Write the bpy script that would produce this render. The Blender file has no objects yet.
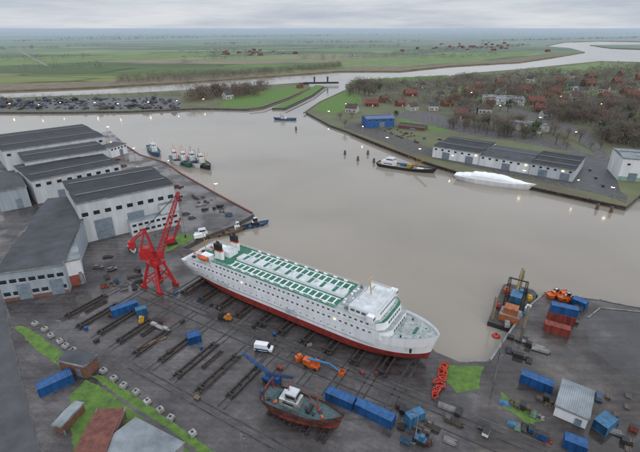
import bpy, math, random
from mathutils import Vector, Matrix, noise
random.seed(7)
R=math.radians
H=100.0; F=427.0; TH=R(24.9); CT=math.cos(TH); ST=math.sin(TH)
# ---------- pixel helper: projects image pixels onto the ground plane (ground coordinates in metres) ----------
def G(u,v,z=0.0):
    dx=(u-320)/F; dy=(v-226)/F
    dn=ST+dy*CT; fw=CT-dy*ST
    k=(H-z)/dn
    return (dx*k, fw*k)
def hgt(vb,vt):
    dy=(vb-226)/F; Y=H*(CT-dy*ST)/(ST+dy*CT)
    dy=(vt-226)/F; k=(CT-dy*ST)/(ST+dy*CT)
    return H-Y/k
sc=bpy.context.scene; col=sc.collection
# ---------- materials ----------
MATS={}
def mat(name,c,rough=.7,metal=0,var=.25,scale=.6,bump=.0,c2=None,streak=False,emit=0,seam=None,spec=None):
    if name in MATS: return MATS[name]
    m=bpy.data.materials.new(name); m.use_nodes=True; nt=m.node_tree; N=nt.nodes; L=nt.links
    b=N['Principled BSDF']; b.inputs['Roughness'].default_value=rough; b.inputs['Metallic'].default_value=metal
    if spec is not None: b.inputs['Specular IOR Level'].default_value=spec
    g=N.new('ShaderNodeNewGeometry'); mp=N.new('ShaderNodeMapping'); L.new(g.outputs['Position'],mp.inputs[0])
    mp.inputs['Scale'].default_value=(1,1,.15) if streak else (1,1,1)
    n=N.new('ShaderNodeTexNoise'); n.inputs['Scale'].default_value=scale; n.inputs['Detail'].default_value=6; n.inputs['Roughness'].default_value=.65
    L.new(mp.outputs[0],n.inputs['Vector'])
    r=N.new('ShaderNodeValToRGB'); r.color_ramp.elements[0].position=.3; r.color_ramp.elements[1].position=.7
    c2=c2 or tuple(x*(1-var*1.6) for x in c)
    r.color_ramp.elements[0].color=(*c2,1); r.color_ramp.elements[1].color=(*[min(1,x*(1+var*.35)) for x in c],1)
    L.new(n.outputs[0],r.inputs[0]); out=r.outputs[0]
    if seam:
        w=N.new('ShaderNodeTexWave'); w.wave_type='BANDS'; w.bands_direction='X'; w.inputs['Scale'].default_value=seam
        tc=N.new('ShaderNodeTexCoord'); L.new(tc.outputs['Object'],w.inputs[0])
        mr=N.new('ShaderNodeMapRange'); mr.inputs[1].default_value=0; mr.inputs[2].default_value=.35; mr.inputs[3].default_value=.65; mr.inputs[4].default_value=1
        L.new(w.outputs[1],mr.inputs[0])
        mx=N.new('ShaderNodeMix'); mx.data_type='RGBA'; mx.blend_type='MULTIPLY'; mx.inputs[0].default_value=1
        L.new(out,mx.inputs[6]); L.new(mr.outputs[0],mx.inputs[7]); out=mx.outputs[2]
    L.new(out,b.inputs['Base Color'])
    if bump:
        bp=N.new('ShaderNodeBump'); bp.inputs['Strength'].default_value=bump; bp.inputs['Distance'].default_value=.1
        n2=N.new('ShaderNodeTexNoise'); n2.inputs['Scale'].default_value=scale*4; L.new(g.outputs['Position'],n2.inputs['Vector'])
        L.new(n2.outputs[0],bp.inputs['Height']); L.new(bp.outputs[0],b.inputs['Normal'])
    if emit:
        b.inputs['Emission Color'].default_value=(*c,1); b.inputs['Emission Strength'].default_value=emit
    MATS[name]=m; return m
white=mat('white_paint',(.70,.72,.74),.45,var=.18,scale=.25,streak=True)
shipw=mat('ship_white',(.76,.78,.81),.4,var=.12,scale=.5,streak=True)
hallw=mat('hall_cladding',(.54,.57,.60),.6,var=.2,scale=.2,streak=True,seam=1.2)
grayw=mat('gray_cladding',(.34,.39,.44),.6,var=.2,scale=.3,streak=True,seam=1.2)
redb=mat('antifouling_red',(.26,.032,.028),.6,var=.35,scale=.5)
craner=mat('crane_red',(.46,.02,.023),.5,var=.35,scale=1)
green=mat('deck_green',(.022,.17,.10),.6,var=.4,scale=.5)
teal=mat('deck_teal',(.06,.11,.12),.6,var=.3,scale=1)
black=mat('black_paint',(.02,.02,.023),.5,var=.3)
glass=mat('dark_glass',(.02,.028,.035),.12,var=.2)
glassf=mat('ferry_glass',(.10,.115,.13),.2,var=.2)
lit=mat('lit_window',(1.0,.72,.38),.4,emit=1.4,var=.05)
lampm=mat('lamp_glow',(1.0,.72,.38),.4,emit=22,var=.02)
orange=mat('orange_paint',(.60,.12,.02),.5,var=.3,scale=1)
bored=mat('hose_red',(.52,.04,.022),.5,var=.4,scale=1.5)
blue=mat('container_blue',(.010,.09,.27),.5,var=.4,scale=.8,streak=True)
blue2=mat('container_pale_blue',(.045,.155,.29),.5,var=.35,scale=.8,streak=True)
rust=mat('container_rust_red',(.25,.045,.03),.65,var=.45,scale=.8,streak=True)
rusty=mat('rusty_steel',(.055,.042,.036),.75,var=.5,scale=1.3,bump=.3)
darks=mat('dark_steel',(.028,.028,.031),.65,var=.4,scale=1)
roofd=mat('dark_roof',(.026,.029,.036),.75,var=.4,scale=.12,seam=.35)
roofg=mat('gray_roof',(.055,.061,.073),.7,var=.4,scale=.1,seam=.35)
roofl=mat('pale_roof',(.24,.275,.30),.6,var=.35,scale=.15,seam=.6)
tile=mat('roof_tile_red',(.17,.06,.045),.8,var=.4,scale=.5)
tiled=mat('roof_tile_brown',(.09,.06,.054),.8,var=.4,scale=.5)
brick=mat('brick_wall',(.18,.085,.06),.85,var=.3,scale=1)
conc=mat('concrete',(.24,.24,.235),.85,var=.4,scale=.3)
railc=mat('rail_bed',(.115,.11,.108),.8,var=.5,scale=.3)
concd=mat('quay_concrete',(.10,.095,.09),.85,var=.45,scale=.4)
asph=mat('asphalt',(.055,.056,.06),.5,var=.35,scale=.15,bump=.1)
grass=mat('grass',(.10,.19,.03),.9,c2=(.045,.085,.02),scale=.35,bump=.4)
grassf=mat('meadow',(.14,.20,.08),.9,c2=(.09,.125,.05),scale=.02)
reed=mat('reed',(.18,.145,.10),.9,c2=(.09,.075,.055),scale=.05)
woodfl=mat('woodland_floor',(.10,.10,.06),.95,c2=(.06,.062,.038),scale=.03)
puddle=mat('puddle_water',(.045,.042,.042),.2,c2=(.028,.026,.026),scale=.2)
yellow=mat('yellow_paint',(.50,.30,.03),.5,var=.3)
wood=mat('timber',(.17,.12,.08),.8,var=.4,scale=2)
trunkm=mat('bark',(.08,.066,.055),.9,var=.3)
twigA=mat('bare_twigs',(.165,.132,.105),.95,c2=(.10,.08,.065),scale=.03)
twigB=mat('grey_twigs',(.18,.16,.138),.95,c2=(.11,.096,.083),scale=.03)
leafG=mat('evergreen_leaf',(.055,.09,.035),.9,c2=(.025,.045,.02),scale=.3)
tyre=mat('rubber',(.02,.02,.02),.9)
palero=mat('casing_roof',(.58,.61,.63),.5,var=.25,scale=.3)
# ---------- mesh builder ----------
class M:
    def __init__(s): s.v=[];s.f=[];s.m=[]
    def add(s,vs,fs,m=0):
        o=len(s.v); s.v+=[tuple(x) for x in vs]; s.f+=[tuple(i+o for i in f) for f in fs]; s.m+=[m]*len(fs); return s
    def prism(s,poly,z0,z1,m=0,mtop=None,top=None):
        n=len(poly); t=top or poly
        s.add([(x,y,z0) for x,y in poly]+[(x,y,z1) for x,y in t],[tuple(range(n))[::-1]]+[(i,(i+1)%n,n+(i+1)%n,n+i) for i in range(n)],m)
        o=len(s.v)-n; s.f.append(tuple(range(o,o+n))); s.m.append(m if mtop is None else mtop); return s
    def box(s,x,y,z,sx,sy,sz,m=0,rz=0,mtop=None,tp=1.0):
        c,q=math.cos(rz),math.sin(rz); P=[]
        T=[]
        for a,b in((-1,-1),(1,-1),(1,1),(-1,1)):
            P.append((x+c*a*sx/2-q*b*sy/2,y+q*a*sx/2+c*b*sy/2)); T.append((x+c*a*sx/2*tp-q*b*sy/2*tp,y+q*a*sx/2*tp+c*b*sy/2*tp))
        return s.prism(P,z,z+sz,m,mtop,T)
    def cyl(s,p,q,r,r2=None,n=8,m=0):
        p=Vector(p);q=Vector(q);r2=r if r2 is None else r2
        d=(q-p).normalized(); a=d.orthogonal().normalized(); b=d.cross(a)
        vs=[p+(a*math.cos(2*math.pi*i/n)+b*math.sin(2*math.pi*i/n))*r for i in range(n)]+[q+(a*math.cos(2*math.pi*i/n)+b*math.sin(2*math.pi*i/n))*r2 for i in range(n)]
        return s.add(vs,[(i,(i+1)%n,n+(i+1)%n,n+i) for i in range(n)]+[tuple(range(n))[::-1],tuple(range(n,2*n))],m)
    def lattice(s,p,q,w0,w1,n,r=.12,m=0):
        p=Vector(p);q=Vector(q); d=(q-p).normalized()
        up=Vector((0,0,1)); a=d.cross(up).normalized() if abs(d.z)<.99 else Vector((1,0,0)); b=a.cross(d)
        prev=None
        for i in range(n+1):
            t=i/n; w=w0+(w1-w0)*t; c=p.lerp(q,t)
            pts=[c+a*w+b*w,c-a*w+b*w,c-a*w-b*w,c+a*w-b*w]
            for j in range(4): s.cyl(pts[j],pts[(j+1)%4],r*.6,n=4,m=m)
            if prev:
                for j in range(4):
                    s.cyl(prev[j],pts[j],r,n=4,m=m); s.cyl(prev[j],pts[(j+1)%4],r*.6,n=4,m=m); s.cyl(prev[(j+1)%4],pts[j],r*.5,n=4,m=m)
            prev=pts
        return s
    def gable(s,w,d,h,rise,m=0,over=.3,th=.2):
        x=w/2+over;y=d/2+over; e=h-over*rise/(d/2)
        s.add([(-x,-y,e),(x,-y,e),(x,0,h+rise),(-x,0,h+rise),(-x,y,e),(x,y,e),
               (-x,-y,e+th),(x,-y,e+th),(x,0,h+rise+th),(-x,0,h+rise+th),(-x,y,e+th),(x,y,e+th)],
              [(0,3,2,1),(3,4,5,2),(6,7,8,9),(9,8,11,10),(0,1,7,6),(4,10,11,5),(0,6,9,3),(3,9,10,4),(1,2,8,7),(2,5,11,8)],m); return s
    def mesh(s,name,mats,smooth=False):
        me=bpy.data.meshes.new(name); me.from_pydata(s.v,[],s.f)
        for k in mats: me.materials.append(k)
        me.polygons.foreach_set('material_index',s.m)
        if smooth: me.polygons.foreach_set('use_smooth',[True]*len(s.f))
        me.update(); return me
    def obj(s,name,mats,parent=None,loc=(0,0,0),rz=0,smooth=False,**k):
        return mk(name,s.mesh(name,mats,smooth),parent,loc,rz,**k)
def mk(name,me,parent=None,loc=(0,0,0),rz=0,**k):
    o=bpy.data.objects.new(name,me); col.objects.link(o); o.location=loc; o.rotation_euler=(0,0,rz)
    if parent: o.parent=parent
    for a,b in k.items(): o[a]=b
    return o
def thing(name,label,cat,loc,rz=0,group=None):
    o=mk(name,None,None,(loc[0],loc[1],loc[2] if len(loc)>2 else 0),rz); o.empty_display_size=.5
    o['label']=label;o['category']=cat
    if group:o['group']=group
    return o
def tag(o,label,cat,group=None):
    o['label']=label;o['category']=cat
    if group:o['group']=group
    return o
def dup(src,loc,rz=0,sc_=None,label=None):
    def rec(o,par):
        n=o.copy(); col.objects.link(n)
        if par: n.parent=par; n.matrix_parent_inverse=o.matrix_parent_inverse.copy()
        for c in list(o.children): rec(c,n)
        return n
    n=rec(src,None); n.location=(loc[0],loc[1],loc[2] if len(loc)>2 else src.location.z); n.rotation_euler=(0,0,rz)
    if sc_: n.scale=sc_ if isinstance(sc_,tuple) else (sc_,)*3
    if label:n['label']=label
    return n
def W(px): return [G(*p) for p in px]
def sheet(name,px,m,z=.01,thick=None,side=None,rough=0):
    pts=W(px)
    if rough:
        q=[];rd=random.Random(len(px)*7+int(px[0][0]))
        for i in range(len(pts)):
            a=Vector(pts[i]);c=Vector(pts[(i+1)%len(pts)]);n=max(1,int((c-a).length/(rough*2.5)))
            for k in range(n):
                w_=a.lerp(c,k/n);q.append((w_.x+rd.gauss(0,rough*.5),w_.y+rd.gauss(0,rough*.5)))
        pts=q
    b=M()
    a=sum(pts[i][0]*pts[(i+1)%len(pts)][1]-pts[(i+1)%len(pts)][0]*pts[i][1] for i in range(len(pts)))
    if a<0: pts=pts[::-1]
    if thick: b.prism(pts,z-thick,z,1,0)
    else: b.add([(x,y,z) for x,y in pts],[tuple(range(len(pts)))],0)
    o=b.obj(name,[m,side or m]); o['kind']='structure'; return o
# ---------- WORLD / LIGHT ----------
w=bpy.data.worlds.new('World'); sc.world=w; w.use_nodes=True; nt=w.node_tree; N=nt.nodes; L=nt.links
bg=N['Background']; sky=N.new('ShaderNodeTexSky'); sky.sky_type='NISHITA'; sky.sun_disc=False
SE,SR=R(32),R(150)
sky.sun_elevation=SE; sky.sun_rotation=SR; sky.air_density=1.3; sky.dust_density=3.5
tc=N.new('ShaderNodeTexCoord'); mp=N.new('ShaderNodeMapping'); mp.inputs['Scale'].default_value=(1.6,1.6,17); L.new(tc.outputs['Generated'],mp.inputs[0])
nz=N.new('ShaderNodeTexNoise'); nz.inputs['Scale'].default_value=1.6; nz.inputs['Detail'].default_value=8; nz.inputs['Roughness'].default_value=.6; L.new(mp.outputs[0],nz.inputs['Vector'])
rp=N.new('ShaderNodeValToRGB'); rp.color_ramp.elements[0].position=.36; rp.color_ramp.elements[0].color=(.54,.60,.69,1); rp.color_ramp.elements[1].position=.62; rp.color_ramp.elements[1].color=(.83,.86,.91,1)
L.new(nz.outputs[0],rp.inputs[0])
# overcast sky: brighter towards the zenith
sx=N.new('ShaderNodeSeparateXYZ');L.new(tc.outputs['Generated'],sx.inputs[0])
ma=N.new('ShaderNodeMapRange');ma.inputs[1].default_value=.0;ma.inputs[2].default_value=1;ma.inputs[3].default_value=9.2;ma.inputs[4].default_value=21.0;L.new(sx.outputs[2],ma.inputs[0])
sc10=N.new('ShaderNodeVectorMath');sc10.operation='SCALE';L.new(rp.outputs[0],sc10.inputs[0]);L.new(ma.outputs[0],sc10.inputs['Scale'])
mx=N.new('ShaderNodeMix'); mx.data_type='RGBA'; mx.inputs[0].default_value=.88
L.new(sky.outputs[0],mx.inputs[6]); L.new(sc10.outputs[0],mx.inputs[7]); L.new(mx.outputs[2],bg.inputs['Color']); bg.inputs['Strength'].default_value=.1
sl=bpy.data.lights.new('Sun','SUN'); sl.energy=.75; sl.angle=R(18); sl.color=(1,.95,.89); so=bpy.data.objects.new('Sun',sl); col.objects.link(so)
az=SR; dirv=Vector((math.sin(az)*math.cos(SE),math.cos(az)*math.cos(SE),math.sin(SE)))
so.rotation_euler=dirv.to_track_quat('Z','Y').to_euler()
cam=bpy.data.cameras.new('Camera'); cam.lens=F/640*36; cam.sensor_width=36; cam.clip_start=1; cam.clip_end=160000
co=bpy.data.objects.new('Camera',cam); col.objects.link(co); co.location=(0,0,H); co.rotation_euler=(R(90)-TH,R(0),0); sc.camera=co
sc.view_settings.view_transform='Standard'; sc.view_settings.look='None'; sc.view_settings.exposure=0
# ---------- special ground materials ----------
def yardmat(name,lo,mid,hi,slab=True,rlo=.12,rhi=.65):
    m=bpy.data.materials.new(name); m.use_nodes=True; nt=m.node_tree;N=nt.nodes;L=nt.links;b=N['Principled BSDF']
    g=N.new('ShaderNodeNewGeometry'); mp=N.new('ShaderNodeMapping'); mp.inputs['Rotation'].default_value=(0,0,R(30.4)); L.new(g.outputs['Position'],mp.inputs[0])
    n=N.new('ShaderNodeTexNoise'); n.inputs['Scale'].default_value=.045; n.inputs['Detail'].default_value=9; n.inputs['Roughness'].default_value=.64; L.new(mp.outputs[0],n.inputs['Vector'])
    r=N.new('ShaderNodeValToRGB'); e=r.color_ramp.elements
    e[0].position=.36;e[0].color=(*lo,1);e[1].position=.66;e[1].color=(*hi,1)
    x=e.new(.5);x.color=(*mid,1)
    L.new(n.outputs[0],r.inputs[0])
    br=N.new('ShaderNodeTexBrick'); br.inputs['Scale'].default_value=.16; br.inputs['Mortar Size'].default_value=.012; br.inputs['Color1'].default_value=(.88,.88,.88,1); br.inputs['Color2'].default_value=(1.08,1.08,1.08,1); br.inputs['Mortar'].default_value=(.62,.62,.62,1)
    L.new(mp.outputs[0],br.inputs['Vector'])
    mx=N.new('ShaderNodeMix');mx.data_type='RGBA';mx.blend_type='MULTIPLY';mx.inputs[0].default_value=.8 if slab else 0
    L.new(r.outputs[0],mx.inputs[6]);L.new(br.outputs[0],mx.inputs[7])
    n3=N.new('ShaderNodeTexNoise'); n3.inputs['Scale'].default_value=.5;n3.inputs['Detail'].default_value=9;n3.inputs['Roughness'].default_value=.76; L.new(mp.outputs[0],n3.inputs['Vector'])
    r3=N.new('ShaderNodeValToRGB'); r3.color_ramp.elements[0].position=.35;r3.color_ramp.elements[0].color=(.7,.68,.67,1);r3.color_ramp.elements[1].position=.7;r3.color_ramp.elements[1].color=(1.25,1.24,1.22,1); L.new(n3.outputs[0],r3.inputs[0])
    m2=N.new('ShaderNodeMix');m2.data_type='RGBA';m2.blend_type='MULTIPLY';m2.inputs[0].default_value=1
    L.new(mx.outputs[2],m2.inputs[6]);L.new(r3.outputs[0],m2.inputs[7])
    mp2=N.new('ShaderNodeMapping'); mp2.inputs['Rotation'].default_value=(0,0,R(30.4)); mp2.inputs['Scale'].default_value=(.04,.9,1); L.new(g.outputs['Position'],mp2.inputs[0])
    n4=N.new('ShaderNodeTexNoise'); n4.inputs['Scale'].default_value=.6;n4.inputs['Detail'].default_value=6; L.new(mp2.outputs[0],n4.inputs['Vector'])
    r4=N.new('ShaderNodeValToRGB'); r4.color_ramp.elements[0].position=.38;r4.color_ramp.elements[0].color=(.72,.71,.71,1);r4.color_ramp.elements[1].position=.55;r4.color_ramp.elements[1].color=(1.08,1.08,1.08,1); L.new(n4.outputs[0],r4.inputs[0])
    m3=N.new('ShaderNodeMix');m3.data_type='RGBA';m3.blend_type='MULTIPLY';m3.inputs[0].default_value=.8
    L.new(m2.outputs[2],m3.inputs[6]);L.new(r4.outputs[0],m3.inputs[7]);L.new(m3.outputs[2],b.inputs['Base Color'])
    n2=N.new('ShaderNodeTexNoise'); n2.inputs['Scale'].default_value=.06;n2.inputs['Detail'].default_value=6; L.new(g.outputs['Position'],n2.inputs['Vector'])
    mr=N.new('ShaderNodeMapRange'); mr.inputs[1].default_value=.44;mr.inputs[2].default_value=.56;mr.inputs[3].default_value=rlo;mr.inputs[4].default_value=rhi; L.new(n2.outputs[0],mr.inputs[0]);L.new(mr.outputs[0],b.inputs['Roughness'])
    return m
def watermat():
    m=bpy.data.materials.new('harbour_water'); m.use_nodes=True; nt=m.node_tree;N=nt.nodes;L=nt.links;b=N['Principled BSDF']
    g=N.new('ShaderNodeNewGeometry')
    n=N.new('ShaderNodeTexNoise'); n.inputs['Scale'].default_value=.009;n.inputs['Detail'].default_value=5; L.new(g.outputs['Position'],n.inputs['Vector'])
    r=N.new('ShaderNodeValToRGB'); r.color_ramp.elements[0].position=.3;r.color_ramp.elements[0].color=(.205,.18,.148,1);r.color_ramp.elements[1].position=.7;r.color_ramp.elements[1].color=(.265,.238,.20,1)
    L.new(n.outputs[0],r.inputs[0]);L.new(r.outputs[0],b.inputs['Base Color']); b.inputs['IOR'].default_value=1.4
    mr=N.new('ShaderNodeMapRange'); mr.inputs[1].default_value=.4;mr.inputs[2].default_value=.62;mr.inputs[3].default_value=.05;mr.inputs[4].default_value=.16; L.new(n.outputs[0],mr.inputs[0]);L.new(mr.outputs[0],b.inputs['Roughness'])
    n2=N.new('ShaderNodeTexNoise'); n2.inputs['Scale'].default_value=.5;n2.inputs['Detail'].default_value=4; L.new(g.outputs['Position'],n2.inputs['Vector'])
    bp=N.new('ShaderNodeBump');bp.inputs['Strength'].default_value=.16;bp.inputs['Distance'].default_value=.12;L.new(n2.outputs[0],bp.inputs['Height']);L.new(bp.outputs[0],b.inputs['Normal'])
    return m
def fieldmat():
    m=bpy.data.materials.new('polder_fields'); m.use_nodes=True; nt=m.node_tree;N=nt.nodes;L=nt.links;b=N['Principled BSDF'];b.inputs['Roughness'].default_value=.95;b.inputs['Specular IOR Level'].default_value=.1
    g=N.new('ShaderNodeNewGeometry'); mp=N.new('ShaderNodeMapping'); mp.inputs['Rotation'].default_value=(0,0,R(14)); mp.inputs['Scale'].default_value=(.0018,.0058,0); L.new(g.outputs['Position'],mp.inputs[0])
    v=N.new('ShaderNodeTexVoronoi'); v.distance='CHEBYCHEV'; v.inputs['Scale'].default_value=1; v.inputs['Randomness'].default_value=.75; L.new(mp.outputs[0],v.inputs['Vector'])
    s=N.new('ShaderNodeSeparateColor'); L.new(v.outputs['Color'],s.inputs[0])
    r=N.new('ShaderNodeValToRGB'); e=r.color_ramp.elements; e[0].position=0;e[0].color=(.085,.115,.045,1);e[1].position=.93;e[1].color=(.21,.18,.12,1)
    for p,c in((.2,(.11,.17,.055,1)),(.38,(.17,.20,.08,1)),(.55,(.08,.11,.045,1)),(.68,(.145,.21,.07,1)),(.8,(.14,.12,.08,1)),(.87,(.10,.145,.055,1))):
        x=e.new(p);x.color=c
    r.color_ramp.interpolation='CONSTANT'; L.new(s.outputs[0],r.inputs[0])
    n=N.new('ShaderNodeTexNoise'); n.inputs['Scale'].default_value=.004;n.inputs['Detail'].default_value=6;n.inputs['Roughness'].default_value=.6; L.new(g.outputs['Position'],n.inputs['Vector'])
    r2=N.new('ShaderNodeValToRGB'); r2.color_ramp.elements[0].position=.3;r2.color_ramp.elements[0].color=(.72,.72,.75,1);r2.color_ramp.elements[1].position=.7;r2.color_ramp.elements[1].color=(1.15,1.15,1.1,1); L.new(n.outputs[0],r2.inputs[0])
    mx=N.new('ShaderNodeMix');mx.data_type='RGBA';mx.blend_type='MULTIPLY';mx.inputs[0].default_value=1;L.new(r.outputs[0],mx.inputs[6]);L.new(r2.outputs[0],mx.inputs[7])
    v2=N.new('ShaderNodeTexVoronoi'); v2.feature='DISTANCE_TO_EDGE'; v2.inputs['Scale'].default_value=1; v2.inputs['Randomness'].default_value=.75; L.new(mp.outputs[0],v2.inputs['Vector'])
    md=N.new('ShaderNodeMapRange');md.inputs[1].default_value=0;md.inputs[2].default_value=.025;md.inputs[3].default_value=.5;md.inputs[4].default_value=1;L.new(v2.outputs[0],md.inputs[0])
    mx3=N.new('ShaderNodeMix');mx3.data_type='RGBA';mx3.blend_type='MULTIPLY';mx3.inputs[0].default_value=1;L.new(mx.outputs[2],mx3.inputs[6]);L.new(md.outputs[0],mx3.inputs[7])
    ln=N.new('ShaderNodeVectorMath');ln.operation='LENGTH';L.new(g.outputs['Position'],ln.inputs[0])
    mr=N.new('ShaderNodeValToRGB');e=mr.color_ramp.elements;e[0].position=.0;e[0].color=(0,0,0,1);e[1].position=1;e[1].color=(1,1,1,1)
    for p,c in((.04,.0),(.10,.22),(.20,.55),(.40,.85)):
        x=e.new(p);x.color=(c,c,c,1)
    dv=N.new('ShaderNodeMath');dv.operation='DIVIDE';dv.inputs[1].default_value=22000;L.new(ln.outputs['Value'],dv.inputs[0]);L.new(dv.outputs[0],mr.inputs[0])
    m2=N.new('ShaderNodeMix');m2.data_type='RGBA';L.new(mr.outputs[0],m2.inputs[0]);L.new(mx3.outputs[2],m2.inputs[6]);m2.inputs[7].default_value=(.30,.36,.42,1)  # aerial haze painted in: field colour fades to pale blue with distance
    L.new(m2.outputs[2],b.inputs['Base Color']); return m
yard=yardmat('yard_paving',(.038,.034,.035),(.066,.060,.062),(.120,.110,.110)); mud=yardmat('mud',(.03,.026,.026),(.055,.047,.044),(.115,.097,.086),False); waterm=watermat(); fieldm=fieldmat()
wetm=yardmat('wet_basin_mud',(.024,.023,.025),(.040,.038,.040),(.11,.103,.098),False,.08,.35)
bank=mat('bank_land',(.11,.13,.06),.9,c2=(.08,.072,.05),scale=.02)
# ---------- STRUCTURE: water + land ----------
wb=M().add([(-60000,-500,-2.4),(60000,-500,-2.4),(60000,90000,-2.4),(-60000,90000,-2.4)],[(0,1,2,3)]).obj('water',[waterm]); wb['kind']='structure'
sheet('ground',[(-500,143),(0,143),(95,134),(110,131),(126,145),(140,154),(166,162),(180,172),(215,192),(254,214),(232,226),(205,236),(182,248),(213,254),(400,318),(436,352),(460,362),(490,362),(503,343),(527,308),(545,292),(600,299),(640,307),(1200,350),(1200,720),(-600,720)],yard,0,5,concd)
sheet('far_shore_ground',[(-500,114),(0,112),(60,112),(130,111),(200,108),(246,109),(262,107),(290,97),(310,88),(308,82),(280,84),(200,89),(130,93),(0,98),(-500,108)],bank,0,5,concd)
sheet('spit_ground',[(272,108),(284,108),(312,95),(324,86),(316,85),(298,96)],grass,0,5,concd)
sheet('east_shore_ground',[(306,112),(322,101),(345,90),(350,82),(380,80),(420,80),(470,73),(520,69),(560,65),(600,61),(640,62),(1200,75),(1200,240),(700,205),(640,195),(626,207),(590,199),(520,184),(460,172),(430,163),(380,144),(350,132),(330,125)],bank,0,5,concd)
n_=[(-500,103),(0,91),(100,87),(200,81),(300,74),(340,71),(400,71),(450,66),(520,62),(555,57),(585,52),(570,48),(545,46),(565,42),(600,41),(660,42)]
pts=W(n_)+[(40000,4500),(60000,80000),(-60000,80000),(-40000,2500)]
pts=pts[::-1]
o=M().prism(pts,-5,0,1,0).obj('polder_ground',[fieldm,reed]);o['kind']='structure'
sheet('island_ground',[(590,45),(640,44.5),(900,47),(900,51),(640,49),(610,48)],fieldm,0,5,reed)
sheet('reed_bank',[(-500,99),(0,84),(110,81),(200,76),(340,69),(340,71),(300,73.7),(200,80.7),(100,86.6),(0,90.6),(-500,102.5)],reed,.06)
sheet('reed_bank',[(340,70.6),(400,70.6),(450,65.6),(520,61.6),(555,56.6),(580,52),(560,53),(500,60),(420,66),(350,67)],reed,.06)
sheet('meadow',[(0,58),(120,55),(210,52),(205,56),(115,61),(0,66)],grassf,.08)
sheet('meadow',[(350,70),(470,62),(560,50),(470,54),(330,62)],grassf,.05)
sheet('path',[(15,48),(20,52),(46,66),(49,66),(24,52)],conc,.1)
for a,b_,wd in (((0,70),(330,58),4),((0,47),(330,42),8),((330,61),(500,47),5),((0,78),(190,71),4)):
    A=Vector(G(*a));B_=Vector(G(*b_));d=B_-A;nn=Vector((-d.y,d.x)).normalized()*wd/2
    o=M().add([(*(A-nn),.12),(*(B_-nn),.12),(*(B_+nn),.12),(*(A+nn),.12)],[(0,3,2,1)]).obj('ditch',[mat('ditch_bed',(.07,.075,.06),.5,var=.3,scale=.02)]);o['kind']='structure'
sheet('woodland_ground',[(345,84),(420,81),(520,72),(640,66),(900,74),(900,150),(640,150),(590,150),(560,136),(500,125),(440,116),(400,104),(352,98)],woodfl,.02)
sheet('woodland_ground',[(182,103),(262,93),(272,85),(195,90)],woodfl,.02)
for q in ([(470,100),(500,94),(520,99),(495,106)],[(560,92),(600,88),(620,92),(585,98)],[(600,112),(640,108),(640,116),(610,118)],[(430,92),(460,86),(480,89),(450,96)],[(520,82),(560,78),(580,81),(540,86)]): sheet('meadow',q,grassf,.05)
sheet('grass',[(218,107),(248,107.5),(262,106),(288,97),(306,88),(300,85),(268,90),(228,98)],grass,.04)
sheet('grass',[(312,110),(323,102),(344,92),(360,95),(362,104),(336,114)],grass,.04)
sheet('grass',[(395,118),(440,119),(475,125),(440,132),(410,128)],grass,.03)
sheet('grass',[(350,80),(450,75),(440,79),(356,84)],grass,.03)
sheet('grass',[(600,62),(700,66),(700,76),(560,74),(520,72)],grassf,.03)
sheet('road',[(-100,102),(0,100),(150,97),(180,98),(180,109),(0,111),(-100,112)],asph,.02)
sheet('road',[(345,128),(372,138),(430,158),(520,178),(600,194),(626,203),(628,196),(600,180),(575,172),(430,148),(380,128),(350,122)],concd,.03)
sheet('road',[(575,150),(610,160),(622,196),(600,194),(560,180)],asph,.04)
sheet('road',[(500,112),(520,116),(575,135),(600,160),(612,160),(585,130),(530,111),(505,108)],railc,.05)
sheet('pavement',[(380,112),(400,118),(470,135),(520,142),(560,150),(580,150),(560,140),(480,126),(430,112)],railc,.035)
sheet('pavement',[(98,136),(128,150),(165,165),(180,177),(245,212),(225,224),(190,238),(170,250),(150,262),(100,262),(90,245),(180,222),(178,205),(130,180),(120,165)],yardmat('apron',(.055,.052,.053),(.09,.085,.085),(.14,.132,.128),False),.006)
sheet('road',[(-40,290),(4,300),(12,340),(24,390),(45,470),(-10,470),(-20,380)],asph,.012)
strip_k=[((4,302),(12,340),(24,390),(45,470))]
sheet('grass',[(14,326),(24,326),(40,336),(62,352),(92,376),(84,378),(56,364),(34,348)],grass,.02,rough=.4)
sheet('grass',[(70,396),(86,380),(96,384),(122,402),(165,434),(215,470),(195,490),(75,470)],grass,.02,rough=.4)
sheet('grass',[(92,376),(98,374),(124,388),(170,420),(215,452),(232,470),(222,470),(170,430),(124,400)],grass,.021,rough=.3)
sheet('grass',[(437,362),(465,366),(484,368),(476,388),(458,392),(440,378)],grass,.02,rough=.8)
sheet('grass',[(500,392),(520,402),(545,420),(530,425),(505,408)],grass,.02,rough=.8)
sheet('grass',[(166,252),(188,243),(196,236),(180,234),(165,244)],grass,.02,rough=.8)
sheet('mud_ground',[(545,296),(600,303),(645,310),(900,335),(900,480),(470,480),(480,400),(505,350)],mud,.008)
sheet('wet_basin',[(588,318),(600,308),(640,312),(700,318),(700,385),(640,382),(612,366),(588,346)],wetm,.018,rough=1.1)
sheet('puddle',[(560,352),(572,348),(580,356),(570,362)],puddle,.018,rough=.8)
sheet('puddle',[(520,420),(545,428),(550,440),(528,434)],puddle,.018,rough=.6)
def strip(name,px,wd,m,z0,z1):
    pts=W(px);b=M()
    for i in range(len(pts)-1):
        a=Vector(pts[i]);c=Vector(pts[i+1]);d=c-a;mid=(a+c)/2
        b.box(mid.x,mid.y,z0,d.length+wd*.4,wd,z1-z0,0,math.atan2(d.y,d.x))
    o=b.obj(name,[m]);o['kind']='structure';return o
strip('kerb',list(strip_k[0]),.25,railc,.0,.14)
strip('quay_edge',[(588,318),(600,308),(640,312)],.5,conc,.02,.3)
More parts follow.
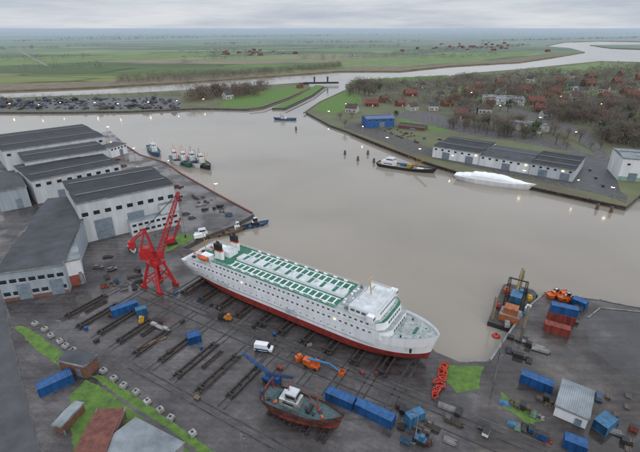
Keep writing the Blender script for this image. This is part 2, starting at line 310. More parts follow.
strip('quay_edge',[(126,146),(140,155),(166,163),(180,173),(215,193),(252,213)],1.1,mat('quay_timber',(.20,.06,.045),.8,var=.4),.02,.45)
strip('quay_edge',[(350,132.5),(380,144.5),(430,163.5),(460,172.5),(520,184.5),(590,199.5),(626,207)],1.6,mat('quay_fender',(.15,.08,.065),.8,var=.4),.05,.5)
strip('quay_edge',[(470,361),(490,361),(502,343),(526,309),(545,293),(600,300),(640,308),(800,322)],.7,conc,.02,.3)
strip('jetty',[(250,110),(264,108.5),(292,98),(310,89)],2,wood,-.5,.6)
strip('jetty',[(286,109),(314,96),(326,87)],2,concd,-.5,.6)
strip('jetty',[(304,113),(320,102),(344,91)],2,wood,-.5,.6)
# ---------- yard frame ----------
SO=Vector((-8.5,138.5)); SA=R(-30.4); U=Vector((math.cos(SA),math.sin(SA))); P=Vector((-U.y,U.x))
def S(a,b): q=SO+U*a+P*b; return (q.x,q.y)
def rail(a0,b0,a1,b1):
    b=M(); x0=Vector(S(a0,b0));x1=Vector(S(a1,b1));d=x1-x0;m=(x0+x1)/2;r=math.atan2(d.y,d.x)
    n=Vector((-d.y,d.x)).normalized()
    for s in(-1.1,1.1):
        c=m+n*s; b.box(c.x,c.y,.012,d.length,.2,.14,0,r)
        b.box(c.x,c.y,.01,d.length,.6,.05,1,r)
    o=b.obj('rail_track',[darks,railc]);o['kind']='structure'
for i in range(9): rail(-73+10*i,-52,-73+10*i,-22)
for i in range(12): rail(-50+9*i,-33 if i>5 else -20,-50+9*i,6)
rail(-75,-21,110,-21); rail(-30,-54,60,-54)
for bb in(-17.5,-26.5):
    x0=Vector(S(-62,bb));x1=Vector(S(100,bb));m=(x0+x1)/2
    o=M().box(m.x,m.y,.005,(x1-x0).length,.35,.05,0,SA).obj('drain_channel',[railc if bb!=-26.5 else darks]);o['kind']='structure'
def trolley():
    t=thing('slipway_trolley','dark steel slipway trolley on rails','trolley',(0,0,0),0,'slipway trolleys parked on their rails')
    for s in(-1.0,1.0):
        M().box(0,s,.2,17,.4,.5,0).box(0,s,.7,17,.55,.06,0).obj('beam',[rusty],t)
    for i in range(4): M().box(-6+i*4,0,.3,.25,1.6,.3,0).obj('crossbeam',[darks],t)
    for i in(-7.3,7.3): M().box(i,0,.77,.6,2.4,.28,0).obj('bearing_block',[darks],t)
    return t
T0=trolley(); T0.location=(*S(-73,-41),0); T0.rotation_euler=(0,0,SA+R(90))
for i in range(1,9):
    dup(T0,S(-73+10*i+random.uniform(-.5,.5),-41.5+random.uniform(-1.5,1.5)),SA+R(90),(random.uniform(.85,1.1),1,1))
for i in (1,2,4,7): dup(T0,S(-79+10*i+random.uniform(-.5,.5),-38+random.uniform(-2,2)),SA+R(90),(.55,.5,.8))
for i in range(10): dup(T0,S(-46+9.8*i,-8.2-.1*i),SA+R(90),(1,1.1,1.6),label='dark slipway trolley carrying the white ferry hull')
# ---------- hull generator ----------
def hull(parent,Ln,B,zk,zw,zd,sheer,mats,tb=.35,rake=.06,full=.85,bul=.0,sternw=.85,ns=30,deckm=None,pw=.6,ex=2.3,ex2=1.4,lead=.25,blunt=0):
    rings=[];dk=[]
    for i in range(ns+1):
        t=-1+2*i/ns
        if blunt: t=math.sin(t*math.pi/2)*.5+t*.5
        f=max(0,(t-tb)/(1-tb)); bd=B/2*(1-f**ex)**(.72 if blunt else 1)
        g=max(0,(-t-.6)/.4); bd*=1-(1-sternw)*g*g
        f2=max(0,(t-(tb-lead))/(1-(tb-lead))); bb=B/2*full*(1-f2**ex2)
        g2=max(0,(-t-.3)/.7); bb*=1-.7*g2*g2
        bd=max(bd,.08);bb=max(bb,.04)
        sh=sheer*max(0,t)**2.2+.25*sheer*max(0,-t)**2
        zt=zd+sh; zs=[zk,zk+.22*(zw-zk),zk+.6*(zw-zk),zw,zw+.35,zw+.5*(zt-zw),zt]
        pr=[];x0=t*Ln/2
        for z in zs:
            s=(z-zk)/(zd-zk); s1=min(1,s)
            bwid=bb*(.72 if z==zk else 1)+(bd-bb)*(s1**pw if z>zk else 0)
            x=x0-rake*Ln*(1-s)*max(0,t)**3+.05*Ln*(1-s1)*max(0,-t)**4
            pr.append((x,bwid,z))
        rings.append([(x,bw,z) for x,bw,z in pr[::-1]]+[(x,-bw,z) for x,bw,z in pr])
        s=(zt-bul-zk)/(zd-zk); dk.append((x0-rake*Ln*(1-s)*max(0,t)**3,max(.02,bd-.12),zt-bul))
    b=M();n=14
    mi={0:2,1:2,2:1,3:0,4:0,5:0,6:0,7:0,8:0,9:0,10:1,11:2,12:2}
    vs=[p for r in rings for p in r]; b.add(vs,[],0)
    for i in range(ns):
        for j in range(13):
            b.f.append((i*n+j,(i+1)*n+j,(i+1)*n+j+1,i*n+j+1)); b.m.append(mi[j])
    b.f.append(tuple(range(n)));b.m.append(2)
    o=b.obj('hull',mats,parent,smooth=False)
    b=M();vs=[]
    for x,y,z in dk: vs+=[(x,y,z),(x,-y,z)]
    b.add(vs,[(2*i,2*i+1,2*i+3,2*i+2) for i in range(ns)],0)
    b.obj('deck',[deckm],parent)
    return dk
def railing(parent,pts,h=1.1,m=None,name='railing',step=2.2,r=.045):
    b=M()
    for i in range(len(pts)-1):
        a=Vector(pts[i]);c=Vector(pts[i+1]);d=(c-a);n=max(1,int(d.length/step))
        for k in range(n+1):
            q=a+d*k/n; b.cyl(q,q+Vector((0,0,h)),r,n=4)
        for z in(h*.5,h): b.cyl(a+Vector((0,0,z)),c+Vector((0,0,z)),r,n=4)
    return b.obj(name,[m or shipw],parent)
# ---------- FERRY ----------
fer=thing('ferry','large white passenger ferry with green top deck on the slipway','ship',(-8.9,137.0,0),R(-32.8))
paledk=mat('deck_pale',(.36,.40,.40),.6,var=.35,scale=.6)
dk=hull(fer,109,18.5,1.5,4.7,9.8,3.0,[redb,mat('boot_stripe',(.35,.04,.03),.5),shipw],tb=.55,rake=.02,full=.95,bul=1.1,sternw=.92,ns=64,deckm=paledk,pw=.5,ex=2.6,ex2=1.9,lead=.12,blunt=1)
def tier(name,x0,x1,hw,z0,z1,ch,m=shipw,mt=green,slope=0,fw=.45):
    poly=[(x0,-hw),(x1-ch,-hw),(x1-ch*.2,-hw*.8),(x1,-hw*fw),(x1,hw*fw),(x1-ch*.2,hw*.8),(x1-ch,hw),(x0,hw)]
    top=[(x-(slope if x>x1-ch-.1 else 0),y) for x,y in poly]
    return M().prism(poly,z0,z1,0,1,top).obj(name,[m,mt],fer)
tier('lower_superstructure',-50,42,8.95,9.3,12.4,3,slope=.3,mt=paledk,fw=.6)
tier('upper_superstructure',-36,40,8.6,12.4,15,2.4,slope=.4,fw=.6)
tier('promenade_deck',-44,39.5,8.8,12.4,12.52,2,mt=paledk)
tier('bridge_deck',22,38.5,8.7,15,15.2,2,mt=paledk)
br=tier('bridge',27,37.5,8.2,15.2,17.9,1.4,mt=palero,slope=.4,fw=.7)
for s in(-1,1): M().box(35.5,s*9.0,15.4,2.4,1.7,2.3,0).obj('bridge_wing',[shipw],fer)
b=M(); 
for j in range(9): b.box(37.24,-5.2+j*1.3,16.3,.12,1.0,.85,0)
for s in(-1,1):
    for j in range(4): b.box(28.5+j*2.0,s*8.23,16.3,1.4,.1,.8,0)
    b.box(36.75,s*9,16.3,.1,1.4,.8,0)
o=b.obj('bridge_window',[glassf],fer);o['kind']='stuff'
tier('wheelhouse_top',28.5,34,3.6,17.9,19.1,1.0,mt=palero)
# long low raised strip down the middle of the top deck, green bands on it
tier('deck_house',-28,21.5,2.1,15,16.2,.6,mt=palero,fw=.8)
bm_=M().box(0,0,0,1.3,3.6,.06,0).mesh('deck_band',[green])
for i in range(9): mk('deck_band',bm_,fer,(-24.5+i*5.2,0,16.21))
for s in(-1,1):
    for yy in(3.3,6.9): M().box(-3.5,s*yy,15.004,49,.28,.28,0).obj('deck_coaming',[shipw],fer)
bm_=M().box(0,0,0,.5,3.3,.3,0).mesh('deck_beam',[shipw])
for i in range(19):
    for s in(-1,1): mk('deck_beam',bm_,fer,(-26.8+i*2.6,s*5.1,15.004))
for i,(l,w_,h_) in enumerate(((1.4,1.4,.9),(1.2,1.2,.6),(1,1,1.2),(1.4,1.4,.5),(1.2,1.2,1))):
    M().box(0,0,0,l,w_,h_,0,mtop=1).obj('roof_hatch',[shipw,paledk],fer,(-22+i*10.4,random.uniform(-.4,.4),16.2))
bm_=M().cyl((-.7,0,.5),(.7,0,.5),.38,n=8).box(0,0,0,.9,.5,.15,0).mesh('liferaft_canister',[shipw])
for i in range(10):
    for s in(-1,1): mk('liferaft_canister',bm_,fer,(-24+i*4.6+random.uniform(-.5,.5),s*7.75,15.004))
railing(fer,[(22,-8.3,15),(-36,-8.3,15),(-36,8.3,15),(22,8.3,15)],r=.035)
railing(fer,[(-36,-8.7,12.5),(-49.5,-8.7,12.5),(-49.5,8.7,12.5),(-36,8.7,12.5)])
railing(fer,[(27,-7.9,17.9),(36.5,-7.9,17.9),(36.5,7.9,17.9),(27,7.9,17.9)],.9)
wm=M().box(0,0,0,.9,.07,.65,0).mesh('window',[glassf]); wl=M().box(0,0,0,.9,.07,.65,0).mesh('window_lit',[lit])
wp=M().cyl((0,-.04,0),(0,.04,0),.22,n=10).mesh('porthole',[glassf])
for i in range(38): mk('window',wl if i in(31,12) else wm,fer,(-46+i*2.2,-8.98,10.7))
for i in range(33):
    if i not in(8,9,20): mk('window',wm,fer,(-33+i*2.1,-8.63,13.4))
for i in range(26): mk('porthole',wp,fer,(-44+i*2.9,-9.27,8.0))
for x in(-30,4): M().box(0,0,0,5,.08,2.2,0).obj('side_door',[mat('side_door_gray',(.5,.53,.57),.5)],fer,(x,-9.24,5.6))  # side doors in a greyer paint than the hull
b=M()
for i in range(38): b.box(-46+i*2.2,8.98,10.7,.9,.07,.65,0)
for i in range(33): b.box(-33+i*2.1,8.63,13.4,.9,.07,.65,0)
for z,xx in((10.8,41.85),(13.4,39.8)):
    for j in range(6): b.box(xx,-4+j*1.6,z,.3,.9,.8,0)
o=b.obj('window',[glassf],fer); o['kind']='stuff'
for s in(-1,1): M().box(-5,s*9.28,6.6,84,.12,.25,0).obj('rubbing_strake',[mat('strake_gray',(.42,.44,.47),.6)],fer)
for s in(-1,1):
    b=M(); b.prism([(-36.6,s*4.6-.9),(-33,s*4.6-.8),(-32.4,s*4.6),(-33,s*4.6+.8),(-36.6,s*4.6+.9)],15.004,18.4,0)
    b.prism([(-36.7,s*4.6-.9),(-33.2,s*4.6-.8),(-32.7,s*4.6),(-33.2,s*4.6+.8),(-36.7,s*4.6+.9)],18.4,19,1)
    b.prism([(-36.8,s*4.6-.9),(-33.6,s*4.6-.8),(-33,s*4.6),(-33.6,s*4.6+.8),(-36.8,s*4.6+.9)],19,21.6,2)
    for k in(-.4,.5): b.cyl((-35+k,s*4.6,21.6),(-35.2+k,s*4.6,22.8),.25,n=8,m=2)
    b.obj('funnel',[shipw,orange,black],fer)
b=M();b.box(-34,0,15.004,5,5,2.4,0,mtop=1);b.obj('engine_casing',[shipw,palero],fer)
b=M();b.cyl((31,0,19.1),(30,0,27),.3,.13);b.cyl((30.5,-2.4,23),(30.5,2.4,23),.11);b.cyl((30.3,-1.6,25),(30.3,1.6,25),.1);b.box(31.5,0,21.5,.5,2.6,.3,0);b.cyl((28,0,17.9),(30.5,0,23),.13);b.obj('mast',[mat('mast_cream',(.5,.42,.25),.5)],fer)
b=M();b.cyl((-48,0,12.2),(-48.5,0,20),.2,.1);b.cyl((-48.3,-2,17),(-48.3,2,17),.08);b.obj('mast',[yellow],fer)
b=M();b.cyl((49,0,10.6),(49.5,0,15),.14,.1);b.obj('mast',[shipw],fer)
M().box(-43,-4,12.53,5,3,1.6,0).obj('locker',[shipw],fer)
M().box(-43,4,12.53,6,3.4,2.0,0).obj('locker',[shipw],fer)
M().box(-42,0,12.53,9,2.4,.12,0).obj('deck_mat',[green],fer)
for i in range(10):
    M().box(0,0,0,random.uniform(.6,1.6),random.uniform(.5,1.3),random.uniform(.4,1.1),0).obj('deck_box',[random.choice([shipw,orange,darks,conc,green])],fer,(random.uniform(-49,-45.5),-7+i*1.5,12.53),random.random())
for i in range(8):
    M().box(0,0,0,random.uniform(.5,1.4),random.uniform(.5,1.2),random.uniform(.5,1.1),0).obj('deck_box',[random.choice([shipw,paledk,conc])],fer,(random.uniform(23,26),-7+i*2,15.21),random.random())
b=M();x=-41.5;rr=[]
for i in range(9):
    t=-1+i/4; w_=1.1*(1-abs(t)**2.5)+.05; rr.append([(x+t*3.2,-7.6+w_,14.8),(x+t*3.2,-7.6+w_*.7,13.9),(x+t*3.2,-7.6,13.6),(x+t*3.2,-7.6-w_*.7,13.9),(x+t*3.2,-7.6-w_,14.8),(x+t*3.2,-7.6,15.5)])
n=6;vs=[p for r in rr for p in r];b.add(vs,[(i*n+j,(i+1)*n+j,(i+1)*n+(j+1)%n,i*n+(j+1)%n) for i in range(8) for j in range(n)],0)
b.obj('lifeboat',[orange],fer)
for x in(-44,-39): M().cyl((x,-6.4,12.5),(x,-6.4,15.6),.15,n=6).cyl((x,-6.4,15.6),(x,-8.4,16.1),.13,n=6).obj('davit',[shipw],fer)
b=M();b.cyl((-52,-3,9.5),(-52,-3,12.6),.4,n=8);b.cyl((-52,-3,12.4),(-47,-5,15.4),.2,n=6);b.obj('deck_crane',[orange],fer)
b=M();b.box(-52.5,3,8.9,2.0,3,1.2,0);b.cyl((-52.5,1,9.4),(-52.5,1.6,9.4),.6);b.obj('winch',[darks],fer)
b=M();b.cyl((47.5,-1.8,10.9),(47.5,1.8,10.9),.5);b.box(47.5,0,10.4,1.6,4.4,.3,0);b.obj('windlass',[green],fer)
for s in(-1,1):
    for xx in(44.5,50): M().cyl((0,0,0),(0,0,.9),.25,.3,8).obj('bollard',[darks],fer,(xx,s*(5.2 if xx<46 else 2.6),10.3))
b=M();b.box(44,0,10.0,2.2,5,.8,0);b.obj('hatch',[paledk],fer)
for s in(-1,1): M().cyl((0,0,.9),(0,s*.3,.9),.45,n=8).box(0,s*.15,-.3,.7,.25,1.0,0).obj('anchor',[darks],fer,(48.6,s*6.4,7.4))
# ---------- generic work boat ----------
def boat(name,label,cat,loc,rz,Ln,B,D,hm,bm,dm,wh=-.2,whm=None,mast=True,group=None,draft=None,gear=orange,bul=.8,dz=0,sheer=None,whs=1.0):
    z=loc[2] if len(loc)>2 else -2.4
    dr=D*.45 if draft is None else draft
    t=thing(name,label,cat,(loc[0],loc[1],z-(dr if draft is None else 0)),rz,group)
    hull(t,Ln,B,0,D*.45,D,sheer if sheer is not None else D*.35,[bm,hm,hm],tb=.1,rake=.06,full=.8,bul=bul,sternw=.75,ns=20,deckm=dm)
    x=wh*Ln; w=B*.5; l=Ln*.24; z0=D-bul; q=whs
    b=M();b.box(x,0,z0,l,w,2.4*q,0,mtop=1);b.box(x+l*.1,0,z0+2.4*q,l*.6,w*.85,2.2*q,0,mtop=1,tp=.93);h=b.obj('wheelhouse',[whm or white,palero],t)
    b=M();b.box(x+l*.4,0,z0+3.3*q,.12,w*.7,.8,0)
    for s in(-1,1): b.box(x+l*.1,s*w*.42,z0+3.3*q,l*.45,.12,.8,0);b.box(x,s*w*.505,z0+1.1,l*.6,.06,.6,0)
    b.obj('window',[glass],h)
    if mast:
        b=M();b.cyl((x-l*.1,0,z0+4.6*q),(x-l*.1,0,z0+8.5*q),.16,.08,6);b.cyl((x-l*.1,-1.2,z0+7*q),(x-l*.1,1.2,z0+7*q),.08,n=5);b.obj('mast',[gear],t)
        b=M();b.cyl((Ln*.2,0,z0),(Ln*.2,0,z0+7.5*q),.2,.12,6);b.cyl((Ln*.2,0,z0+2),(Ln*.02,0,z0+7*q),.12,n=5)
        for s in(-1,1):b.cyl((Ln*.2,0,z0+1.5),(Ln*.12,s*B*.45,z0+7.5*q),.11,n=5)
        b.obj('derrick',[gear],t)
    b=M();b.cyl((Ln*.1,-B*.2,z0+.5),(Ln*.1,B*.2,z0+.5),.5);b.box(Ln*.1,0,z0,1.4,B*.45,.35,0);b.obj('winch',[darks],t)
    fm=M().cyl((0,0,0),(0,.35,0),.45,n=8).mesh('fender',[tyre])
    for i in range(6):
        s=-1 if i%2 else 1; mk('fender',fm,t,(-Ln*.3+i*Ln*.1,s*(B*.5)-(.35 if s<0 else 0),D*.72))
    return t
c0=Vector(G(268,406));c1=Vector(G(339,432));cc=(c0+c1)/2
tw=boat('trawler','old red-hulled fishing trawler with cluttered teal deck on the slipway','boat',(cc.x,cc.y,1.0),math.atan2((c1-c0).y,(c1-c0).x),24,7.6,4.4,mat('trawler_hull',(.14,.05,.042),.65,var=.6,scale=.8),mat('trawler_red',(.26,.05,.04),.6,var=.5),teal,wh=-.14,whm=mat('trawler_white',(.34,.34,.32),.6,var=.55,scale=1),draft=0,gear=mat('trawler_mast',(.25,.08,.05),.6))
railing(tw,[(-4,-3.7,4.3),(5,-3.7,4.5)],.8,darks)
railing(tw,[(-4,3.7,4.3),(5,3.7,4.5)],.8,darks)
for i in range(18):
    b=M();b.box(0,0,0,random.uniform(.5,1.3),random.uniform(.5,1.2),random.uniform(.3,.8),0);b.obj('fish_box',[random.choice([rust,darks,blue2,wood,rusty,teal,orange])],tw,(random.uniform(1,9) if i<12 else random.uniform(-10,-7),random.uniform(-2.4,2.4),3.65),random.random())
M().cyl((-8,-2,3.7),(-8,2,3.7),.7,n=10).box(-8,0,3.6,1.6,4.6,.3,0).obj('net_drum',[mat('net',(.05,.1,.09),.9)],tw)
M().cyl((-10.5,-2.6,3.8),(-10.5,-2.6,8),.2,n=6).cyl((-10.5,2.6,3.8),(-10.5,2.6,8),.2,n=6).cyl((-10.5,-2.7,8),(-10.5,2.7,8),.2,n=6).obj('stern_gantry',[rust],tw)
for a_,c_ in (((-3.4,0,11.5),(4.8,0,11)),((4.8,0,11),(11,0,6.2)),((-3.4,0,11.5),(-10.5,0,8))): M().cyl(a_,c_,.05,n=4).obj('stay_wire',[darks],tw)
for i in range(4): dup(T0,(cc.x+(-8+5.4*i)*U.x,cc.y+(-8+5.4*i)*U.y,0),SA+R(90),(.5,1,1.2),'dark slipway trolley under the red trawler')
hb=mat('hull_blue',(.03,.09,.22),.5);hg=mat('hull_green',(.03,.14,.10),.5);hk=mat('hull_black',(.03,.03,.035),.5)
for (u,v,ln,hm,lb,rz,gm) in [(176,159,29,white,'white fishing cutter with orange mast moored at the quay',-62,orange),(185,160.5,32,hg,'green fishing cutter with orange gear moored at the quay',-60,orange),(194,161,32,white,'white work boat moored beside the fishing cutters',-58,darks),(203,163,30,hk,'dark-hulled fishing cutter moored outside the others',-55,yellow),(154,150,38,hb,'blue patrol boat with red trim moored at the quay',-60,white)]:
    x,y=G(u,v); boat('fishing_boat',lb,'boat',(x,y,-2.4),R(rz),ln,8.8,5.0,hm,redb,teal,group='boats moored along the quay',gear=gm,wh=-.18 if hm!=hb else 0,whs=1.5)
x,y=G(218,231);boat('barge_boat','old brown wooden boat moored by the grassy bank','boat',(x,y,-2.4),R(22),28,6,2.8,wood,hk,wood,wh=-.32,mast=False)
x,y=G(256,222);boat('motor_boat','dark blue launch moored at the quay end','boat',(x,y,-2.4),R(28),15,4.8,2.4,hb,hk,teal,wh=-.05,mast=False,whm=darks)
x,y=G(238,226);boat('motor_boat','small black launch moored at the quay end','boat',(x,y,-2.4),R(25),12,4,2.2,hk,hk,teal,wh=-.05,mast=False)
x,y=G(285,118);boat('work_boat','dark blue work boat in front of the canal mouth','boat',(x,y,-2.4),R(175),28,8,3.6,hb,hk,teal,wh=.05)
x,y=G(133,251);boat('motor_boat','small white boat parked ashore on the apron','boat',(x,y,.2),R(-55),9,3,1.6,white,white,white,wh=-.05,mast=False,draft=0)
x,y=G(406,166)
t=boat('dredging_vessel','dark work vessel with pale deckhouse and crane at the far quay','boat',(x,y,-2.4),R(-28),48,11,4.4,hk,redb,mat('deck_sand',(.25,.22,.18),.8),wh=-.3,gear=yellow,whs=1.3)
b=M();b.lattice((4,0,4),(18,0,14),.7,.4,7,.12);b.box(3,0,3.4,4,4,3,0);b.obj('crane',[mat('crane_ochre',(.35,.24,.06),.6)],t)
M().box(-2,2,3.4,6,2.4,2.4,0).obj('deck_cargo',[blue2],t)
M().box(12,-2,3.4,5,2.4,1.5,0).obj('deck_cargo',[white],t)
x,y=G(493,181)
t=thing('wrapped_yacht','long motor yacht wrapped in white film moored at the quay','boat',(x,y,-3.2),R(-29.5))
hull(t,54,10,0,1.2,4.2,1.4,[white,white,white],tb=.2,rake=.07,full=.85,bul=.0,sternw=.8,ns=24,deckm=shipw)
b=M();rr=[]
for i in range(25):
    tt=-1+i/12; hh=(3.6*max(0,1-abs(tt+.12)**2.2)+(.9 if -.55<tt<.35 else 0)+.2*math.sin(i*2.3)); ww=4.6*max(.05,1-max(0,(tt-.1)/.9)**2.2-(.1 if tt<-.8 else 0))
    rr.append([(tt*26.5,math.cos(a)*ww,4.25+math.sin(a)**.7*hh+(1.3*max(0,tt)**2)) for a in [math.pi*k/8 for k in range(9)]])
n=9;b.add([p for r in rr for p in r],[(i*n+j,i*n+j+1,(i+1)*n+j+1,(i+1)*n+j) for i in range(24) for j in range(8)],0)
b.obj('film_wrap',[mat('shrink_film',(.78,.80,.83),.35,var=.08)],t)
# ---------- work barge ----------
x,y=G(514,305)
t=thing('crane_barge','black work barge with blue crane and orange deckhouse','barge',(x,y,-3.0),R(58));t.scale=(1.2,1.2,1.15)
b=M();b.prism([(-13,-5.5),(12,-5.5),(14,-4),(14,4),(12,5.5),(-13,5.5)],0,2.2,0,1);b.obj('hull',[hk,mat('barge_deck',(.07,.065,.06),.7,var=.4)],t)
b=M();b.box(-8,0,2.204,5,6,2.6,0,mtop=1);b.box(-8,0,4.804,3.4,4,2.2,0);b.obj('deck_house',[mat('barge_orange',(.40,.13,.05),.6,var=.4),conc],t)
b=M();b.box(-6.25,0,5.5,.1,3.4,.8,0);b.box(-8,-2.03,5.5,2.6,.1,.8,0);b.obj('window',[glass],t)
for xx,yy in((-11,-4.6),(-11,4.6),(10.5,0)):
    M().cyl((xx,yy,-3),(xx,yy,11),.45,n=8).obj('spud_pole',[mat('spud_steel',(.25,.21,.14),.6)],t)
b=M();b.cyl((3,0,2.2),(3,0,3.6),1.6,n=12);b.box(2.2,0,3.6,5,3.4,2.4,0);b.box(4.4,-1.2,3.6,1.6,1.4,3,0);b.obj('excavator_house',[blue2],t)
b=M();b.cyl((4.5,.4,5),(9.5,.4,12),.45,.35,6);b.cyl((9.5,.4,12),(14,.4,7),.35,.25,6);b.box(14,.4,5.6,1.4,1.6,1.4,0);b.obj('excavator_arm',[mat('barge_boom',(.25,.18,.08),.6)],t)
b=M();b.lattice((-2,2.5,2.2),(-4,2.5,15),.6,.35,7,.09);b.lattice((-2,-2.5,2.2),(-4,-2.5,15),.6,.35,7,.09);b.cyl((-4,-2.6,15),(-4,2.6,15),.25);b.obj('gantry_frame',[darks],t)
for xx,yy,m_ in((8,3.8,orange),(-3,-4,blue2),(7,-3.8,yellow),(-3.5,4,rust),(0.5,-4.2,white),(10.5,-2,darks),(5.5,2.8,rust),(-12,0,conc),(-1,.5,darks)): M().box(0,0,0,2.6,1.4,1.2,0).box(0,0,1.2,1.2,1,.4,0).obj('deck_cargo',[m_],t,(xx,yy,2.204),random.uniform(-.3,.3))
fm=M().cyl((0,0,0),(0,-.4,0),.55,n=8).mesh('fender',[tyre])
for i in range(7): mk('fender',fm,t,(-12+i*4,-5.5,1.2))
x,y=G(497,331);t=thing('mooring_buoy','round red buoy floating near the quay','buoy',(x,y,-2.6))
b=M()
for k in range(4):
    a0,a1=[(0,1.2),(.35,1.5),(.8,1.3),(1.05,.8)][k],[(.35,1.5),(.8,1.3),(1.05,.8),(1.1,.2)][k]
    b.cyl((0,0,a0[0]),(0,0,a1[0]),a0[1],a1[1],14)
b.obj('float',[bored],t);M().cyl((0,0,1.1),(0,0,1.6),.25).obj('mooring_eye',[darks],t)
for u,v,r in((556,296,15),(569,301,-20),):
    x,y=G(u,v+1);boat('rescue_boat','orange enclosed rescue boat stored on the quay','boat',(x,y,.3),R(r),9.5,3.2,1.8,orange,orange,orange,wh=-.1,whm=orange,mast=False,draft=0,group='orange boats stored on the quay',bul=.2,whs=.5)
# ---------- RED CRANE ----------
x,y=G(160,286)
t=thing('harbour_crane','red portal slewing crane with raised lattice jib on the yard','crane',(x,y,0),SA)
b=M()
for sx in(-1,1):
    for sy in(-1,1):
        b.cyl((sx*4.8,sy*4.2,.9),(sx*2.2,sy*2.2,11),.65,.55,6); b.box(sx*4.8,sy*4.2,0.15,3,1.2,1.1,0)
    b.cyl((sx*3.7,-3.3,5),(sx*3.7,3.3,5),.36,n=6)
for sy in(-1,1): b.cyl((-3.7,sy*3.3,5),(3.7,sy*3.3,5),.36,n=6);b.cyl((-4.6,sy*4.1,1),(2.8,sy*2.7,8),.26,n=5);b.cyl((4.6,sy*4.1,1),(-2.8,sy*2.7,8),.26,n=5)
b.box(0,0,11,5.6,5.6,.9,0);b.obj('portal',[craner],t)
M().cyl((0,0,11.9),(0,0,14),2.2,2.0,14).obj('slewing_ring',[craner],t)
up=mk('upper_works',M().box(0,0,14,7.5,4.4,.6,0).mesh('upper_works',[craner]),t,(0,0,0),R(50))
b=M();b.box(-2.8,0,14.6,5.2,4.2,3.8,0);b.box(-2.8,0,18.4,3,3,.8,0);b.obj('machine_house',[craner],up)
b=M();b.box(2.6,-1.8,14.6,2.2,1.8,2.9,0);b.obj('cab',[craner],up);M().box(3.72,-1.8,15.6,.06,1.5,1.3,0).obj('cab_window',[glass],up)
b=M();b.lattice((2,0,15),(13,0,41),1.25,.5,16,.17);b.obj('jib',[craner],up)
b=M()
for s in(-1.6,1.6): b.cyl((.5,s,14.5),(-1.8,s*.5,27),.36,n=6);b.cyl((-4.6,s,18.5),(-1.8,s*.5,27),.28,n=6)
for k in range(4): b.cyl((.1-.46*k,-1.3+.2*k,17+2.5*k),(.1-.46*k,1.3-.2*k,17+2.5*k),.18,n=5)
b.lattice((-1.8,0,27),(-7.5,0,22.5),.5,.5,4,.12);b.box(-7.5,0,19.8,2.6,2.6,3.0,0);b.obj('mast_frame',[craner],up)
b=M()
for s in(-.4,.4): b.cyl((-1.8,s,27),(13,s,41),.08,n=4)
b.cyl((13,0,41),(13.2,0,22),.06,n=4);b.box(13.2,0,20.8,.7,.5,1.3,0);b.obj('hoist_rope',[darks],up)
x,y=G(172,244)
t=thing('jib_crane','smaller red lattice crane standing on the quay apron','crane',(x,y,0),R(35))
b=M();b.box(0,0,0,4.6,3.6,1.2,0);b.obj('undercarriage',[darks],t);b=M();b.box(-1,0,1.2,4.5,3,2.4,0);b.obj('cab',[craner],t)
b=M();b.lattice((1,0,2),(6,0,13),.5,.3,7,.1);b.obj('jib',[craner],t)
# ---------- CONTAINERS ----------
def cont_mesh(m):
    b=M();Lh,Wd,Hh=6.05,1.25,2.75
    n=40
    for s in(-1,1):
        pr=[]
        for i in range(n+1):
            x=-Lh+.1+(2*Lh-.2)*i/n; y=s*(Wd-(.09 if i%2 else 0)); pr.append((x,y))
        vs=[(x,y,.12) for x,y in pr]+[(x,y,Hh-.1) for x,y in pr]
        b.add(vs,[(i,i+1,n+2+i,n+1+i) for i in range(n)],0)
    b.box(0,0,.0,2*Lh,2*Wd,.14,0); 
    nn=30;vs=[]
    for i in range(nn+1):
        x=-Lh+2*Lh*i/nn;z=Hh-(.06 if i%2 else 0);vs+=[(x,-Wd,z),(x,Wd,z)]
    b.add(vs,[(2*i,2*i+1,2*i+3,2*i+2)[::-1] for i in range(nn)],0)
    for s in(-1,1):
        b.box(0,s*Wd,Hh-.14,2*Lh,.1,.16,0)
        for e in(-1,1): b.box(e*(Lh-.06),s*(Wd-.02),.14,.16,.16,Hh-.28,0)
    b.box(-Lh+.05,0,.14,.08,2*Wd-.1,Hh-.3,0)
    return b.mesh('shipping_container',[m])
def door_mesh(m):
    b=M()
    for s in(-1,1):
        b.box(6.03,s*.6,.15,.08,1.15,2.4,0)
        for k in(-.3,.3): b.cyl((6.1,s*.6+k,.2),(6.1,s*.6+k,2.5),.035,n=5)
    return b.mesh('door',[m])
CB={};
for nm,m in(('blue',blue),('pale blue',blue2),('rust red',rust)): CB[nm]=(cont_mesh(m),door_mesh(m))
def container(p0,p1,c,lab,wd=1.2,z=0,hs=1.15,grp='steel containers standing in the yard'):
    a=Vector(G(*p0));b_=Vector(G(*p1));d=b_-a;n=Vector((-d.y,d.x)).normalized();n=n if n.y>0 else -n
    m=(a+b_)/2+n*1.25*wd
    o=mk('shipping_container',CB[c][0],None,(m.x,m.y,z),math.atan2(d.y,d.x)); o.scale=(d.length/12.1,wd,hs); tag(o,lab,'container',grp)
    mk('door',CB[c][1],o); return o
container((113,318),(139,309),'blue','blue shipping container beside the slipway trolleys')
container((40,398),(75,382),'blue','large blue container on the paved lot by the road',1.5)
container((189,346),(202,342),'blue','short blue container between the slipway rails',1.3)
container((325,400),(352,412),'blue','blue container next to the red trawler',1.2)
container((354,412),(391,430),'blue','blue container with pale lids near the trawler',1.2)
container((409,430),(424,423),'pale blue','pale blue tank container standing on the slip edge',1.0,0,1.5)
container((543,331),(569,338),'rust red','rust red container at the bottom of a stack',1.2)
container((547,319),(574,326),'rust red','rust red container stacked in the storage yard',1.2,0)
container((548,319),(575,325),'blue','blue container stacked on a rust red one',1.2,3.2)
container((570,305),(584,311),'blue','blue container near the quay edge',1.3)
